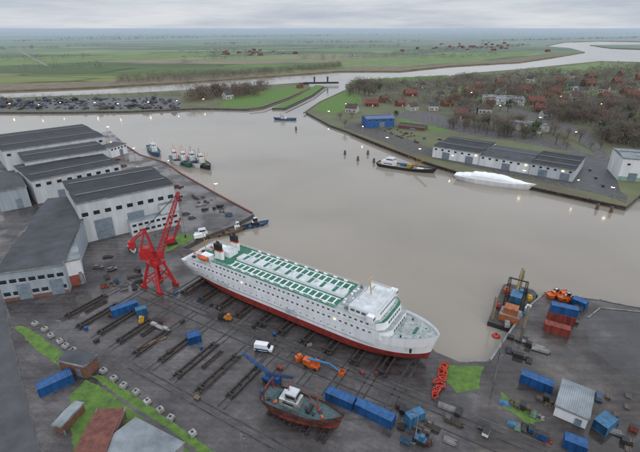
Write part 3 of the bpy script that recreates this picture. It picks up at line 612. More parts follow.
container((519,382),(551,395),'blue','blue container on the muddy ground',1.2)
container((591,427),(605,437),'pale blue','pale blue container beside the white shed',2.2)
container((137,318),(148,315),'pale blue','small grey-blue workshop container by the slip',1.1)
container((562,448),(585,457),'blue','blue container at the muddy roadside',1.2)
# ---------- buildings ----------
winm=M().box(0,0,0,1.8,.1,1.3,0).box(0,-.06,-.12,2.0,.1,.12,1).mesh('window',[glass,white])
winl=M().box(0,0,0,1.8,.1,1.3,0).mesh('window_lit',[lit])
def hall(fl,fr,vt,bl,label,wallm=hallw,roofm=roofd,bays=1,wins=0,doors=1,rise=1.0,side_w=0,name='hall_building',depth=None,winz=None,h=None,band=None,ws=1.0,dh=6,dw=6):
    a=Vector(G(*fl));b_=Vector(G(*fr));d=b_-a;ln=d.length;ux=d/ln;uy=Vector((-ux.y,ux.x))
    h=h or hgt(fl[1],vt)
    dep=depth or (Vector(G(bl[0],bl[1],h))-a).dot(uy)
    c=a+ux*ln/2+uy*dep/2
    t=thing(name,label,'building',(c.x,c.y,0),math.atan2(ux.y,ux.x))
    M().box(0,0,0,ln,dep,h,0).obj('wall',[wallm],t)
    rf=M();bw=dep/bays
    for k in range(bays):
        y0=-dep/2+k*bw;y1=y0+bw;ym=(y0+y1)/2;x=ln/2+.3;e=.3 if k==0 else 0;e2=.3 if k==bays-1 else 0
        rf.add([(-x,y0-e,h+.02),(x,y0-e,h+.02),(x,ym,h+rise),(-x,ym,h+rise),(-x,y1+e2,h+.02),(x,y1+e2,h+.02)],[(0,1,2,3),(3,2,5,4),(0,3,4),(1,5,2),(0,4,5,1)],0)
    r=rf.obj('roof',[roofm],t)
    if ln>25:
        for k in range(bays): M().box(0,-dep/2+(k+.5)*bw,h+rise-.05,ln*.94,1.3,.35,0).obj('roof_ridge',[mat('ridge_light',(.09,.10,.115),.4,var=.3)],r)
    tr=M();tr.box(0,-dep/2-.35,h-.35,ln+.8,.3,.5,0);tr.box(ln/2+.2,0,h-.35,.3,dep+.8,.5,0);tr.box(-ln/2-.2,0,h-.35,.3,dep+.8,.5,0)
    tr.obj('gutter',[conc],t)
    if band is not None:
        M().box(0,-dep/2-.06,0,ln-.1,.12,band[0],0).obj('plinth',[band[1]],t)
    for k in range(wins):
        for z in (winz or [h*.7]):
            o=mk('window',winl if random.random()<.05 else winm,t,(-ln/2+ln*(k+.5)/wins,-dep/2-.1,z));o.scale=(ws,1,ws)
    for k in range(side_w):
        for z in (winz or [h*.7]): o=mk('window',winm,t,(ln/2+.1,-dep/2+dep*(k+.5)/side_w,z),R(90));o.scale=(ws,1,ws)
    dm_=mat('door_gray',(.20,.25,.30),.5,seam=3)
    for k in range(doors):
        M().box(0,0,0,min(dw,ln/5),.15,min(h*.6,dh),0).obj('door',[dm_],t,(-ln/2+ln*(k+.5)/doors+2,-dep/2-.14,.01))
    return t
hall((8,171),(108,154),151,(3,134),'long white shipyard hall with dark roof by the water',bays=2,doors=3,rise=.7,wins=10,ws=1.4)
hall((32,188),(112,173),162,(27,151),'white shipyard hall with dark low-pitched roof',bays=1,doors=1,rise=.7,wins=8,ws=1.3)
hall((38,204),(124,184),181,(28,163),'tall white shipyard hall with dark double roof',bays=2,doors=2,rise=.7,wins=9,ws=1.5)
hall((112,158),(128,153),148,(0,0),'small white office block beside the shipyard halls',wallm=white,roofm=roofg,depth=14,rise=.3,wins=5)
t4=hall((86,243),(179,220),204,(68,180),'large white workshop with dark roof, tall doors and stepped annex',bays=2,doors=3,rise=.8,wins=9,winz=[14],side_w=8,ws=1.6,dh=11,dw=8.5)
L4=[c for c in t4.children if c.name.startswith('wall')][0]; dy=-max(v.co.y for v in L4.data.vertices)
M().box(10,dy-3.2,0,26,6,7.5,0,mtop=1).box(19,dy-2.2,7.5,10,4,5,0,mtop=1).obj('annex',[hallw,roofl],t4)
for i in range(8):
    for z in(1.6,5): o=mk('window',winm,t4,(-1+i*3.1,dy-6.3,z));o.scale=(1.1,1,1)
hall((2,212),(32,206),192,(0,175),'grey flat workshop between the halls',roofm=roofg,doors=1,rise=.6,wallm=grayw)
hall((5,302),(70,292),274,(-8,204),'long grey-roofed shipbuilding hall',roofm=roofg,wallm=grayw,bays=2,doors=2,rise=.9,wins=7,winz=[2.4,8],ws=1.3,band=(1.4,brick),dh=7,dw=7)
hall((70,287),(86,283),262,(64,243),'narrow white annex with red-brick base',roofm=roofl,wallm=white,doors=1,rise=.5,band=(5,mat('brick_red',(.24,.07,.05),.85,var=.3)))
hall((432,157),(478,165),146,(0,0),'long white quayside warehouse with dark roof',wallm=white,roofm=roofd,bays=2,doors=2,rise=1.0,wins=7,depth=44)
hall((478.3,165.2),(528,174),155,(0,0),'white quayside warehouse section with grey roof',wallm=white,roofm=roofg,bays=1,doors=1,rise=1.6,wins=7,depth=40)
hall((528.3,174.2),(572,182),163,(0,0),'white quayside warehouse end with dark twin roof',wallm=hallw,roofm=roofd,bays=3,doors=2,rise=1.0,wins=6,depth=46)
hall((366,128),(394,127),119,(364,115),'bright blue boat shed on the shore',wallm=mat('shed_blue',(.02,.11,.34),.5),roofm=mat('shed_roof_blue',(.06,.12,.24),.5),doors=1,rise=2,wins=4,depth=20)
hall((482,104),(524,106),98,(480,95),'low white factory with pale roof',wallm=white,roofm=roofl,doors=2,rise=1,wins=6,depth=40)
hall((508,128),(538,134),121,(506,117),'white flat office block among the trees',wallm=white,roofm=roofl,doors=1,rise=.8,wins=6,depth=18)
hall((617,180),(660,184),158,(613,148),'white industrial hall with pale green base',wallm=white,roofm=roofl,doors=2,rise=1.5,wins=3,band=(3,mat('pale_green',(.25,.4,.33),.6)))
hall((398,128),(424,131),125,(0,0),'small brown-roofed boatyard shed',wallm=brick,roofm=tiled,depth=12,rise=2)
hall((455,112),(475,114),108,(0,0),'grey shed beside the woods',wallm=grayw,roofm=roofg,depth=20,rise=2)
hall((100,462),(149,492),455,(0,0),'pale grey corrugated shed by the lawn',wallm=conc,roofm=roofl,depth=12,rise=1.0,h=3.2)
hall((70,482),(101,480),455,(0,0),'brick outbuilding with red roof beside the lawn',wallm=brick,roofm=tile,depth=18.5,rise=1.0,h=3.5)
hall((62,372),(88,378),360,(0,0),'small brown brick hut by the path',wallm=brick,roofm=roofg,depth=5,rise=.5,name='hut_building')
hall((553,415),(585,429),405,(0,0),'white storage shed with pale corrugated roof on mud',wallm=white,roofm=roofl,depth=12,rise=1.2,h=4)
hall((56,432),(64,434),410,(0,0),'narrow brown workshop hut by the lawn',wallm=brick,roofm=roofl,depth=8,rise=.4,h=3,name='hut_building')
# ---------- vehicles ----------
def van(loc,rz,lb,stripe=True):
    t=thing('van',lb,'van',loc,rz)
    b=M();b.prism([(-3,-1.05),(2.9,-1.05),(3,-.8),(3,.8),(2.9,1.05),(-3,1.05)],.45,1.3,0)
    b.prism([(-3,-1.05),(2.1,-1.0),(2.1,1.0),(-3,1.05)],1.3,2.6,0,0,[(-2.95,-.95),(1.3,-.9),(1.3,.9),(-2.95,.95)]);b.obj('body',[white],t)
    if stripe:
        for s in(-1,1): M().box(-.5,s*1.07,.7,4.6,.04,.6,0).obj('stripe',[blue],t)
    b=M();b.add([(2.13,-.9,1.4),(2.13,.9,1.4),(1.45,.82,2.4),(1.45,-.82,2.4)],[(0,1,2,3)],0);b.obj('windscreen',[glass],t)
    for x in(-1.9,1.9):
        for s in(-1,1): M().cyl((0,-.12,0),(0,.12,0),.4,n=12).obj('wheel',[tyre],t,(x,s*.95,.4))
    return t
v1=van((*G(264,350),0),R(-12),'white delivery van with blue stripe parked by the rails'); v1.scale=(1.05,1.15,1.1)
van((*G(200,238),0),R(30),'white van parked on the quay apron',False)
def carm(c,nm):
    pm=mat('car_'+nm,c,.3,var=.05)
    b=M();b.prism([(-2.2,-.85),(2.1,-.85),(2.25,-.6),(2.25,.6),(2.1,.85),(-2.2,.85)],.35,.85,0)
    b.prism([(-2,-.8),(1.1,-.8),(1.1,.8),(-2,.8)],.85,1.4,1,0,[(-1.5,-.65),(.4,-.65),(.4,.65),(-1.5,.65)])
    for x in(-1.35,1.35):
        for s in(-1,1): b.cyl((x,s*.86-.1*s,.33),(x,s*.9,.33),.33,n=8,m=2)
    return b.mesh('parked_car',[pm,glass,tyre])
CM=[(carm(c,n),n) for c,n in(((.45,.45,.47),'white'),((.03,.03,.035),'black'),((.13,.135,.145),'silver'),((.2,.02,.02),'red'),((.03,.05,.12),'blue'))]
def car(x,y,rz,g):
    m,n=random.choices(CM,[2,7,4,1,2])[0];o=mk('parked_car',m,None,(x,y,.03),rz);tag(o,n+' car parked '+g,'car','cars '+g)
for _ in range(240):
    x,y=G(random.uniform(0,180),random.choice([99.5,101.5,103.5,105.5,108])+random.uniform(-.8,.8));car(x,y,R(random.choice([0,90,95,85])+random.uniform(-8,8)),'on the far shore lot')
def laid(m,n_):
    b=M();b.prism([(-5,-1.4),(2,-1.5),(5,0),(2,1.5),(-5,1.4)],.8,2.4,0,1,[(-5.2,-1.7),(2.3,-1.9),(6,0),(2.3,1.9),(-5.2,1.7)]);b.box(-1.5,0,2.4,3.5,2,1.5,1)
    for x in(-3,2):
        for s in(-1,1): b.cyl((x,s*1.8,0),(x,s*.9,1.6),.12,n=4,m=2)
    return b.mesh('laid_up_boat',[m,mat('cover_gray',(.12,.125,.13),.7,var=.4),darks]),n_
LB=[laid(conc,'grey'),laid(hb,'blue'),laid(hk,'black'),laid(wood,'brown'),laid(hk,'black')]
for _ in range(56):
    x,y=G(random.uniform(0,182),random.uniform(98.8,109));m_,n2=random.choice(LB);o=mk('laid_up_boat',m_,None,(x,y,.02),R(random.choice([80,90,100,85])));s_=random.uniform(.8,1.5);o.scale=(s_,)*3;tag(o,n2+' small boat laid up on stands ashore','boat','boats laid up on the far shore')
for (u,v,r) in [(108,258,20),(112,270,35),(98,268,10),(118,160,30),(124,166,30),(130,171,30),(392,134,-20),(402,138,-20),(416,142,-20),(440,140,-25),(470,145,-25),(590,170,60),(596,178,60),(603,186,60),(150,172,20),(145,180,30),(186,214,30),(192,218,30),(205,210,40),(598,398,60)]:
    x,y=G(u,v);car(x,y,R(r),'on the paved yard')
x,y=G(312,367)
t=thing('boom_lift','orange boom lift with blue arm parked by the ferry','lift',(x,y,0),R(-28))
b=M();b.box(0,0,.5,5,2.4,1,0);b.box(-1.6,0,1.5,2.6,2.2,1.3,0);b.box(1.5,.6,1.5,1.5,1.1,1.6,0);b.obj('chassis',[orange],t)
b=M();b.cyl((-1.5,0,2.9),(6.5,0,4.2),.4,.32,6);b.cyl((6.5,0,4.2),(10,0,2.6),.25,n=6);b.obj('boom',[mat('boom_blue',(.03,.18,.40),.5)],t)
b=M();b.box(10.6,0,1.9,1.6,2.2,.15,0);
for k in(-1,1):b.box(10.6,k*1.05,2.05,1.6,.1,.9,0);b.box(10.6+k*.75,0,2.05,.1,2.2,.9,0)
b.obj('basket',[orange],t)
for xx in(-1.7,1.7):
    for s in(-1,1): M().cyl((0,-.25,0),(0,.25,0),.6,n=12).obj('wheel',[tyre],t,(xx,s*1.2,.6))
x,y=G(299,360);b=M();b.box(0,0,0,2.4,1.6,1.6,0);b.box(.2,0,1.6,1.2,1.2,.7,0);b.cyl((1.2,0,.6),(2.4,0,.9),.15);o=b.obj('generator_set',[orange],None,(x,y,.02),R(20));tag(o,'orange generator set on the slipway','generator')
x,y=G(272,382)
t=thing('mobile_crane','blue mobile crane with lattice boom lying beside the trawler','crane',(x,y,0),R(150))
b=M();b.box(0,0,.5,6,2.5,1.1,0);b.box(-1.8,0,1.6,2.4,2.3,1.6,0);b.obj('chassis',[blue],t)
b=M();b.lattice((-1,0,2.4),(11,0,6.5),.5,.3,9,.08);b.obj('boom',[blue],t)
b=M();b.lattice((2,0,2.4),(-9,1.5,7.5),.4,.25,8,.07);b.obj('jib',[mat('boom_navy',(.02,.05,.14),.5)],t)
for xx in(-2,0,2):
    for s in(-1,1): M().cyl((0,-.22,0),(0,.22,0),.55,n=12).obj('wheel',[tyre],t,(xx,s*1.15,.55))
for (u,v,m_,lb) in((142,322,yellow,'yellow loader beside the container'),(222,318,darks,'dark loader under the ferry side'),(420,442,blue2,'blue loader on the slip edge'),(228,320,mat('loader_orange',(.45,.18,.03),.5),'orange loader beside the ferry hull')):
    x,y=G(u,v);t=thing('loader',lb,'loader',(x,y,0),R(random.uniform(0,180)))
    b=M();b.box(0,0,.5,3,1.7,1,0);b.box(-.4,0,1.5,1.3,1.4,1.3,0,mtop=0,tp=.85);b.obj('body',[m_],t);M().box(2.2,0,.1,.9,2,.8,0).box(1.7,.6,.5,1.4,.15,.2,0).box(1.7,-.6,.5,1.4,.15,.2,0).obj('bucket',[darks],t)
    for xx in(-1,1):
        for s in(-1,1): M().cyl((0,-.2,0),(0,.2,0),.5,n=10).obj('wheel',[tyre],t,(xx,s*.85,.5))
x0=Vector(G(435,397));x1=Vector(G(444,366))
for i in range(13):
    c=x0.lerp(x1,i/12);rr=random.uniform(.9,1.5);b=M();n=12;zz=.3+random.random()*.4
    prev=None;ph=random.random()*6
    for k in range(int(n*1.4)+1):
        a=2*math.pi*k/n+ph;q=Vector((math.cos(a)*rr*(1-.012*k),math.sin(a)*rr*.55*(1+.02*k),zz+.045*k+.25*math.sin(2*a+i)))
        if prev is not None:b.cyl(prev,q,.24,n=6)
        prev=q
    o=b.obj('hose_coil',[bored],None,(c.x+random.uniform(-1,1),c.y,0),random.random()*6);tag(o,'coil of red floating hose piled on the ground','hose','coils of red hose in a heap')
cb=M().box(0,0,0,1.9,1.9,1.0,0,tp=.9).box(0,0,1.0,.5,.5,.3,1).mesh('concrete_block',[mat('pale_concrete',(.32,.32,.31),.8,var=.35),darks])
pth=[(36,325),(60,342),(88,362),(104,372),(124,386),(148,402),(172,419),(192,435),(205,446)]
pw=W(pth);tot=[]
for i in range(len(pw)-1):
    a=Vector(pw[i]);b_=Vector(pw[i+1]);n=max(1,int((b_-a).length/4.4))
    for k in range(n): tot.append(a.lerp(b_,k/n))
for q in tot:
    o=mk('concrete_block',cb,None,(q.x+random.uniform(-.5,.5),q.y+random.uniform(-.3,.3),.04),SA+R(random.uniform(-14,14)));tag(o,'grey concrete anchor block beside the yard path','block','concrete blocks lining the path')
tarp=mat('tarpaulin',(.10,.16,.12),.7,var=.4)
def clutter(u,v,kind,al=None):
    x,y=G(u,v);rz=random.uniform(0,3.14) if al is None else al+random.choice([0,R(90)])+R(random.uniform(-5,5))
    if kind==0:
        b=M();l=random.uniform(1.5,3.2)
        for i in range(5): b.cyl((-l,i*.42-1,.25),(l+random.uniform(-.5,.5),i*.42-1,.25),.22,n=6)
        for i in range(4): b.cyl((-l,i*.42-.8,.6),(l+random.uniform(-.5,.5),i*.42-.8,.6),.22,n=6)
        o=b.obj('pipe_stack',[random.choice([rusty,conc,darks])],None,(x,y,.02),rz);tag(o,'stack of steel pipes on the ground','pipes','material stored in the yard')
    elif kind==1:
        b=M();k=random.randint(1,4)
        for i in range(k):
            b.box(0,0,.02+i*.35,1.9-.1*i,1.5,.08,0);b.box(0,-.5,.1+i*.35,1.9,.15,.25,0);b.box(0,.5,.1+i*.35,1.9,.15,.25,0)
        o=b.obj('pallet_stack',[mat('grey_timber',(.13,.11,.095),.85,var=.3)],None,(x,y,.02),rz);tag(o,'stack of wooden pallets on the ground','pallets','material stored in the yard')
    elif kind==2:
        w_=random.uniform(1.6,3.4);h_=random.uniform(.8,1.6);b=M();b.box(0,0,.25,w_,1.6,h_,0);b.box(0,0,.25+h_,w_+.1,1.7,.1,1);b.box(-.6,0,0,.2,1.5,.25,1);b.box(.6,0,0,.2,1.5,.25,1)
        o=b.obj('steel_bin',[random.choice([blue,blue2,rust,darks,darks,conc,rusty,white]),darks],None,(x,y,.02),rz);tag(o,'steel storage bin with lid on the ground','bin','material stored in the yard')
    elif kind==3:
        b=M();b.cyl((0,-.6,.8),(0,-.5,.8),.8,n=14);b.cyl((0,.5,.8),(0,.6,.8),.8,n=14);b.cyl((0,-.5,.8),(0,.5,.8),.4,n=10)
        o=b.obj('cable_reel',[wood],None,(x,y,.02),rz);tag(o,'wooden cable reel standing on the ground','reel','material stored in the yard')
    elif kind==4:
        b=M();b.box(0,0,0,2.2,1.6,.12,1)
        for i in range(12):
            p=Vector((random.gauss(0,.7),random.gauss(0,.5),random.uniform(.1,.4)));d=Vector((random.uniform(-1,1),random.uniform(-1,1),random.uniform(-.1,.3)))*random.uniform(.5,1.1)
            if i%3: b.cyl(p,p+d,random.uniform(.06,.16),n=5,m=i%2)
            else: b.box(p.x,p.y,0.05,random.uniform(.4,1.2),random.uniform(.3,.9),random.uniform(.2,.7),i%2,random.random()*3)
        o=b.obj('scrap_heap',[rusty,random.choice([conc,darks,rust,wood])],None,(x,y,.02),rz);tag(o,'heap of scrap steel and timber','scrap','material stored in the yard')
    else:
        b=M();rr=[]
        for i in range(6):
            t_=-1+i*.4;hh=1.0*(1-t_*t_*.6)*random.uniform(.8,1.1);rr.append([(t_*1.6,-1,0),(t_*1.6,-.7,hh*.8),(t_*1.6,0,hh*random.uniform(.9,1.15)),(t_*1.6,.7,hh*.8),(t_*1.6,1,0)])
        b.add([p for r in rr for p in r],[(i*5+j,(i+1)*5+j,(i+1)*5+j+1,i*5+j+1) for i in range(5) for j in range(4)]+[(0,1,2,3,4),(29,28,27,26,25)],0)
        o=b.obj('covered_load',[random.choice([tarp,blue2,darks])],None,(x,y,.02),rz);tag(o,'material heap under a tarpaulin','tarpaulin','material stored in the yard')
AL=R(-32)
# storage yard: material kept in short rows
for (u0,v0,u1,v1,n) in ((512,338,540,350,6),(508,352,530,362,5),(505,402,540,416,7),(512,424,548,440,7),(540,398,549,404,3)):
    for i in range(n):
        t_=i/(n-1);clutter(u0+(u1-u0)*t_+random.uniform(-1.5,1.5),v0+(v1-v0)*t_+random.uniform(-1.5,1.5),random.choice([0,1,2,2,4,5,3]),AL)
for _ in range(36):
    u=random.uniform(150,230);clutter(u,random.uniform(175,192)+(u-150)*.35,random.choice([0,1,2,2,4,4,5]),R(30))
for _ in range(16): clutter(random.uniform(100,140),random.uniform(268,292),random.choice([0,1,2,4]),R(30))
for _ in range(18): clutter(random.uniform(396,434),random.uniform(407,445),random.choice([0,2,2,1,4]),AL)
for _ in range(8): clutter(random.uniform(445,500),random.uniform(405,445),random.choice([0,1,2]),AL)
for _ in range(10): clutter(random.uniform(598,634),random.uniform(395,450),random.choice([0,1,2]),AL)
for _ in range(5): clutter(random.uniform(575,586),random.uniform(305,330),random.choice([2,5]),AL)
for _ in range(26):
    if _<15: a_,b_=random.uniform(-55,45),random.uniform(-19,-14)
    else: a_,b_=random.uniform(-70,15),random.uniform(-55,-24)
    x,y=S(a_,b_)
    o=M().box(0,0,0,random.uniform(.8,1.8),random.uniform(.8,1.4),random.uniform(.4,1.1),0).box(0,0,0,2,.3,.15,1).obj('tool_crate',[random.choice([blue,rusty,darks,conc,wood,rust]),darks],None,(x,y,.16),random.random()*3);tag(o,'small tool crate lying on the slipway paving','crate','crates on the slipway')
for _ in range(30):
    u=random.uniform(385,425);clutter(u,random.uniform(112,120)+(u-385)*.3+14,random.randint(0,3))
x,y=G(152,344);b=M();
for i in range(4): b.cyl((-5,i*.4,.3),(5,i*.4,.3),.22,n=6)
o=b.obj('timber_pile',[wood],None,(x,y,.02),R(35));tag(o,'pile of long timber poles on the slipway','timber')
x,y=G(160,328);b=M();b.box(0,0,.2,9,1.4,.5,0);b.box(3,0,.7,2,1.2,.8,0);b.box(-3,0,.7,2.5,1.2,.5,0);o=b.obj('gangway',[mat('gangway_steel',(.3,.3,.3),.6)],None,(x,y,.02),R(-30));tag(o,'grey steel gangway lying on the yard','gangway')
# ---------- lamps ----------
def lamp(u,v,h,lab='tall steel lamp post with a lit head',litm=lampm,hs=1.0):
    x,y=G(u,v);t=thing('street_lamp',lab,'lamp',(x,y,0),random.uniform(0,6),'lamp posts around the harbour')
    M().cyl((0,0,0),(0,0,h),.16,.09,8).obj('pole',[conc],t);b=M();b.cyl((0,0,h),(1.3,0,h+.2),.07,n=6);b.obj('arm',[conc],t)
    M().box(1.5,0,h+.08,.9*hs,.4*hs,.14*hs,0,mtop=1).obj('lamp_head',[litm,darks],t)
lamp(243,458,9,litm=white);lamp(494,382,10,litm=white);lamp(68,345,10,litm=white);lamp(500,352,8,litm=white);lamp(415,440,9,litm=white)
for u,v in((10,110),(40,111),(62,109),(95,109),(120,110),(150,108),(178,107),(205,105),(330,118),(362,134),(388,146),(420,158),(452,166),(520,181),(575,192),(612,200),(500,112),(540,125),(575,140),(610,165),(108,135),(135,158),(170,170),(215,196),(345,110),(470,98),(560,102),(600,110)):
    lamp(u,v,8,hs=1.9)
x,y=G(321,84)
t=thing('canal_bridge','dark steel lift bridge over the canal mouth','bridge',(x,y,0),R(8))
M().box(0,0,.6,70,9,1.6,0).obj('bridge_deck',[concd],t)
for xx in(-13,13):
    b=M()
    for s in(-1,1): b.box(xx,s*4,2.2,1.8,1.8,9,0)
    b.box(xx,0,11.2,2.4,10.4,2.2,0)
    b.obj('lift_tower',[mat('bridge_steel',(.06,.07,.09),.6)],t)
for s in(-1,1): M().box(0,s*4.4,2.2,70,.15,1,0).obj('parapet',[darks],t)
x,y=G(300,88);b=M();b.box(0,0,0,12,8,6,0,mtop=1);b.box(2,0,6,5,5,3,0,mtop=1);o=b.obj('control_house',[brick,roofg],None,(x,y,0),R(10));tag(o,'brick lock control house beside the canal','building')
for i,(u,v) in enumerate(((345,152),(358,158),(368,152),(374,160),(296,128),(598,206),(612,209))):
    x,y=G(u,v);b=M();b.cyl((0,0,-6),(0,0,1.6),.5,.45,8);b.cyl((1.2,.3,-6),(.4,.1,1.4),.4,n=8);b.cyl((-1.1,.6,-6),(-.4,.2,1.4),.4,n=8)
    o=b.obj('mooring_dolphin',[wood],None,(x,y,0));tag(o,'cluster of timber mooring piles in the water','mooring post','mooring posts in the basin')
# ---------- houses ----------
def house(wm_,rm,w=12,d=9,h=5,rise=4):
    t=thing('house','brick house with tiled gable roof','house',(0,0,0),0,'houses of the village')
    b=M();b.box(0,0,0,w,d,h,0);b.add([(-w/2,-d/2,h),(-w/2,d/2,h),(-w/2,0,h+rise-.1),(w/2,-d/2,h),(w/2,d/2,h),(w/2,0,h+rise-.1)],[(0,2,1),(3,4,5)],0);b.obj('wall',[wm_],t)
    r=M().gable(w,d,h,rise).obj('roof',[rm],t);M().box(w*.25,1,h+rise*.4,.8,.8,rise*.9,0).obj('chimney',[brick],r)
    for x in(-w*.32,-w*.1,w*.3): M().box(x,-d/2-.05,1.2,1.6,.12,1.5,0).obj('window',[glass],t)
    M().box(w*.1,-d/2-.05,0,1.1,.12,2.2,0).obj('door',[white],t); return t
creamw=mat('render_wall',(.45,.44,.42),.8,var=.2)
HS=[house(brick,tile),house(creamw,tiled,14,10,5,4.5),house(creamw,roofg,12,9,6,4),house(brick,tile,16,10,4,4.5)]
HL=['red-brick house with red tiled roof','pale house with brown tiled roof','pale house with dark grey roof','long brick house with red tiled roof']
hp=[(400,106),(412,110),(433,110),(447,106),(462,118),(484,113),(500,96),(535,104),(548,98),(575,100),(590,106),(604,98),(632,99),(545,88),(572,90),(588,86),(616,84),(630,88),(530,82),(500,84),(620,76),(570,78),(545,118),(578,118),(600,120),(480,84),(450,90),(372,106),(384,102),(352,112),(228,99),(410,96),(560,108),(612,108),(622,116),(525,92),(560,84),(604,92),(640,94),(470,96),(490,104),(420,88),(440,98),(590,78),(640,80),(515,78),(566,114),(636,106),(455,100),(508,90),(582,94),(555,94),(540,112),(610,104),(592,114),(626,94),(478,90)]
for i,(u,v) in enumerate(hp):
    k=i%4;x,y=G(u,v)
    if i<4: HS[i].location=(x,y,0);HS[i].rotation_euler=(0,0,R(random.uniform(-40,40)));HS[i]['label']=HL[i]
    else: dup(HS[k],(x,y,0),R(random.uniform(-60,60)),random.uniform(1.0,1.4),HL[k])
for i in range(52):
    if i<34: u,v=random.gauss(470,32),random.gauss(48,2.5)
    else: u,v=random.gauss(245,25),random.gauss(54,1.2)
    x,y=G(u,max(v,42));k=random.choice([1,2,3,3]);dup(HS[k],(x,y,0),R(random.uniform(-60,60)),random.uniform(.9,1.3),HL[k]+' out in the fields')
# ---------- TREES ----------
def treemesh(seed,kind,tm):
    rd=random.Random(seed);b=M()
    b.cyl((0,0,0),(rd.uniform(-.3,.3),0,5),.32,.2,6)
    cl=[]
    for i in range(9):
        a=i*2.4+rd.random();z0=2.5+i*.6;rr=rd.uniform(1.8,3.6);tip=(math.cos(a)*rr,math.sin(a)*rr,z0+rd.uniform(2,4.5))
        b.cyl((0,0,z0),tip,.13,.04,4);cl.append(tip)
        b2=(tip[0]*1.2+rd.uniform(-1,1),tip[1]*1.2+rd.uniform(-1,1),tip[2]+rd.uniform(.8,2));b.cyl(tip,b2,.05,.02,3);cl.append(b2)
    cl.append((0,0,9.5));b.cyl((0,0,5),(0,0,10),.2,.05,5);cl.append((.5,.3,11))
    tr=b.mesh('trunk',[trunkm]);b=M()
    for c in cl:
        for k in range(60 if kind=='bare' else 34):
            o=Vector((rd.gauss(0,.85),rd.gauss(0,.85),rd.gauss(0,.8)));q=Vector(c)+o
            if kind=='bare':
                d=(o+Vector((0,0,.8))+Vector((rd.uniform(-.5,.5),rd.uniform(-.5,.5),0))).normalized()*rd.uniform(.7,1.5);s=d.orthogonal().normalized()*rd.uniform(.025,.06)
                s.rotate(Matrix.Rotation(rd.random()*6,3,d))
                b.add([q-s,q+s,q+d+s*.4,q+d-s*.4],[(0,1,2,3)],0)
            else:
                d=Vector((rd.uniform(-1,1),rd.uniform(-1,1),rd.uniform(-.6,.6))).normalized()*.4;s=d.orthogonal().normalized()*.35
                b.add([q-s,q+d,q+s,q-d],[(0,1,2,3)],0)
    return tr,b.mesh('crown',[tm])
TV=[(treemesh(1,'bare',twigA),'bare brown winter tree'),(treemesh(2,'bare',twigB),'bare grey winter tree'),(treemesh(3,'bare',twigA),'bare brown winter tree'),(treemesh(4,'ever',leafG),'dark evergreen tree')]
def tree(x,y,s,grp,w=(4,5,4,1)):
    (tr,cr),lb=random.choices(TV,w)[0]
    t=thing('tree',lb+' in '+grp,'tree',(x,y,0),random.random()*6,'trees in '+grp);t.scale=(s*random.uniform(.9,1.3),s*random.uniform(.9,1.3),s)
    mk('trunk',tr,t);mk('crown',cr,t)
def inpoly(x,y,p):
    c=False;j=len(p)-1
    for i in range(len(p)):
        if (p[i][1]>y)!=(p[j][1]>y) and x<(p[j][0]-p[i][0])*(y-p[i][1])/(p[j][1]-p[i][1])+p[i][0]: c=not c
        j=i
    return c
def scatter(px,n,clump=0,th=-.12):
    p=W(px);xs=[q[0] for q in p];ys=[q[1] for q in p];out=[];g=0
    while len(out)<n and g<n*80:
        g+=1;x=random.uniform(min(xs),max(xs));y=random.uniform(min(ys),max(ys))
        if inpoly(x,y,p) and (not clump or noise.noise(Vector((x/clump,y/clump,0)))>th): out.append((x,y))
    return out
for x,y in scatter([(590,128),(645,132),(700,150),(645,150),(600,142)],50): tree(x,y,random.uniform(.9,1.4),'the shore wood')
for x,y in scatter([(440,122),(500,122),(560,134),(585,144),(570,149),(520,140),(450,130)],60): tree(x,y,random.uniform(.7,1.2),'the shore wood')
for x,y in scatter([(540,110),(640,106),(645,130),(590,126),(545,124)],80): tree(x,y,random.uniform(.9,1.4),'the shore wood')
for x,y in scatter([(430,96),(500,88),(535,100),(500,116),(440,112)],40): tree(x,y,random.uniform(.8,1.3),'the village')
for x,y in scatter([(186,103),(256,94),(268,88),(200,93)],36): tree(x,y,random.uniform(.9,1.3),'the canal side')
for x,y in scatter([(344,98),(352,86),(385,86),(372,100)],22): tree(x,y,random.uniform(.9,1.4),'the canal side')
for u,v in((345,128),(352,118),(590,150),(600,150),(612,146),(566,150),(396,118),(340,120)):
    x,y=G(u,v);tree(x,y,.7,'the harbour side')
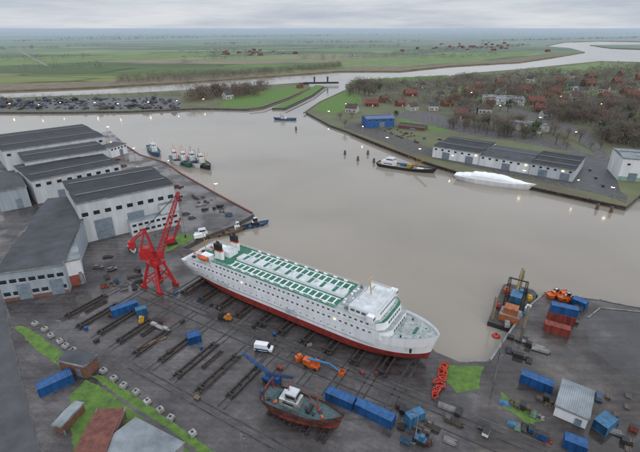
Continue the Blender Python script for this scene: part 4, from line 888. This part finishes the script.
def woods(name,lst,tm,hs,k=40,wf=.03):
    b=M()
    for (x,y) in lst:
        s=random.uniform(.6,1.35)*hs
        for j in range(k):
            th=random.random()*6.28;r=random.random()**.5*.6*s;z=random.uniform(.1,1)*s;r*=(1.15-abs(z/s-.5))
            c=Vector((x+math.cos(th)*r,y+math.sin(th)*r,z));d=Vector((random.uniform(-.8,.8),random.uniform(-.8,.8),random.uniform(.2,1.4))).normalized()*s*.17
            q=d.orthogonal().normalized()*s*wf;q.rotate(Matrix.Rotation(random.random()*6,3,d))
            b.add([c-q,c+q,c+d],[(0,1,2)],0)
    o=b.obj(name,[tm]);o['kind']='stuff';tag(o,'mass of bare winter trees and scrub on the far land','woods')
hz=mat('hazy_twigs',(.15,.165,.17),.95,c2=(.105,.12,.125),scale=.01)  # twig colour paled and blued to paint distance haze on far tree lines
A_=[(430,104),(500,88),(640,84),(645,112),(590,128),(540,116),(470,116)]
woods('woodland',scatter(A_,480,70),twigA,11,52)
woods('woodland',scatter(A_,50,60),leafG,9,60,.05)
woods('woodland',scatter([(590,128),(645,130),(700,148),(645,150),(600,142)],130,40),twigB,11,50)
B2=[(345,96),(352,84),(420,82),(520,73),(640,68),(640,86),(500,90),(420,104),(360,106)]
woods('woodland',scatter(B2,900,110),twigB,11,44)
woods('woodland',scatter(B2,80,90),leafG,9,50,.05)
woods('woodland',scatter([(116,80),(180,75),(268,72),(268,76),(180,82),(118,84)],420),twigB,10,40)
woods('woodland',scatter([(184,104),(258,97),(272,88),(240,90),(196,94)],200),twigA,12,50)
woods('woodland',scatter([(260,72),(340,65),(342,68),(270,75)],240),twigB,10,40)
woods('woodland',scatter([(600,66),(760,66),(760,80),(640,80)],220),twigB,11,40)
ln=[]
for (a,b_) in (((180,62),(300,54)),((300,60),(450,56)),((190,55),(240,51)),((210,56),(280,53)),((390,55),(530,46)),((430,50),(520,47)),((0,42),(200,38)),((100,36),(640,34)),((200,45),(420,42)),((480,42),(640,38)),((0,50),(120,46)),((420,60),(500,56)),((60,39),(330,36)),((0,62),(90,58)),((300,50),(400,47)),((0,72),(110,67))):
    A=Vector(G(*a));B_=Vector(G(*b_));n=int(min(340,(A-B_).length/11))
    for i in range(n):
        q=A.lerp(B_,random.random());sp=(A.length)*.0035;ln.append((q.x+random.gauss(0,sp),q.y+random.gauss(0,sp)))
woods('tree_line',ln,hz,14,22,.05)
woods('shrub_belt',scatter([(355,126),(395,122),(400,132),(375,134)],60)+scatter([(0,97.5),(180,93),(180,96.5),(0,99.5)],300)+scatter([(430,118),(500,126),(560,138),(560,146),(500,136),(430,126)],90),twigB,4,16,.05)
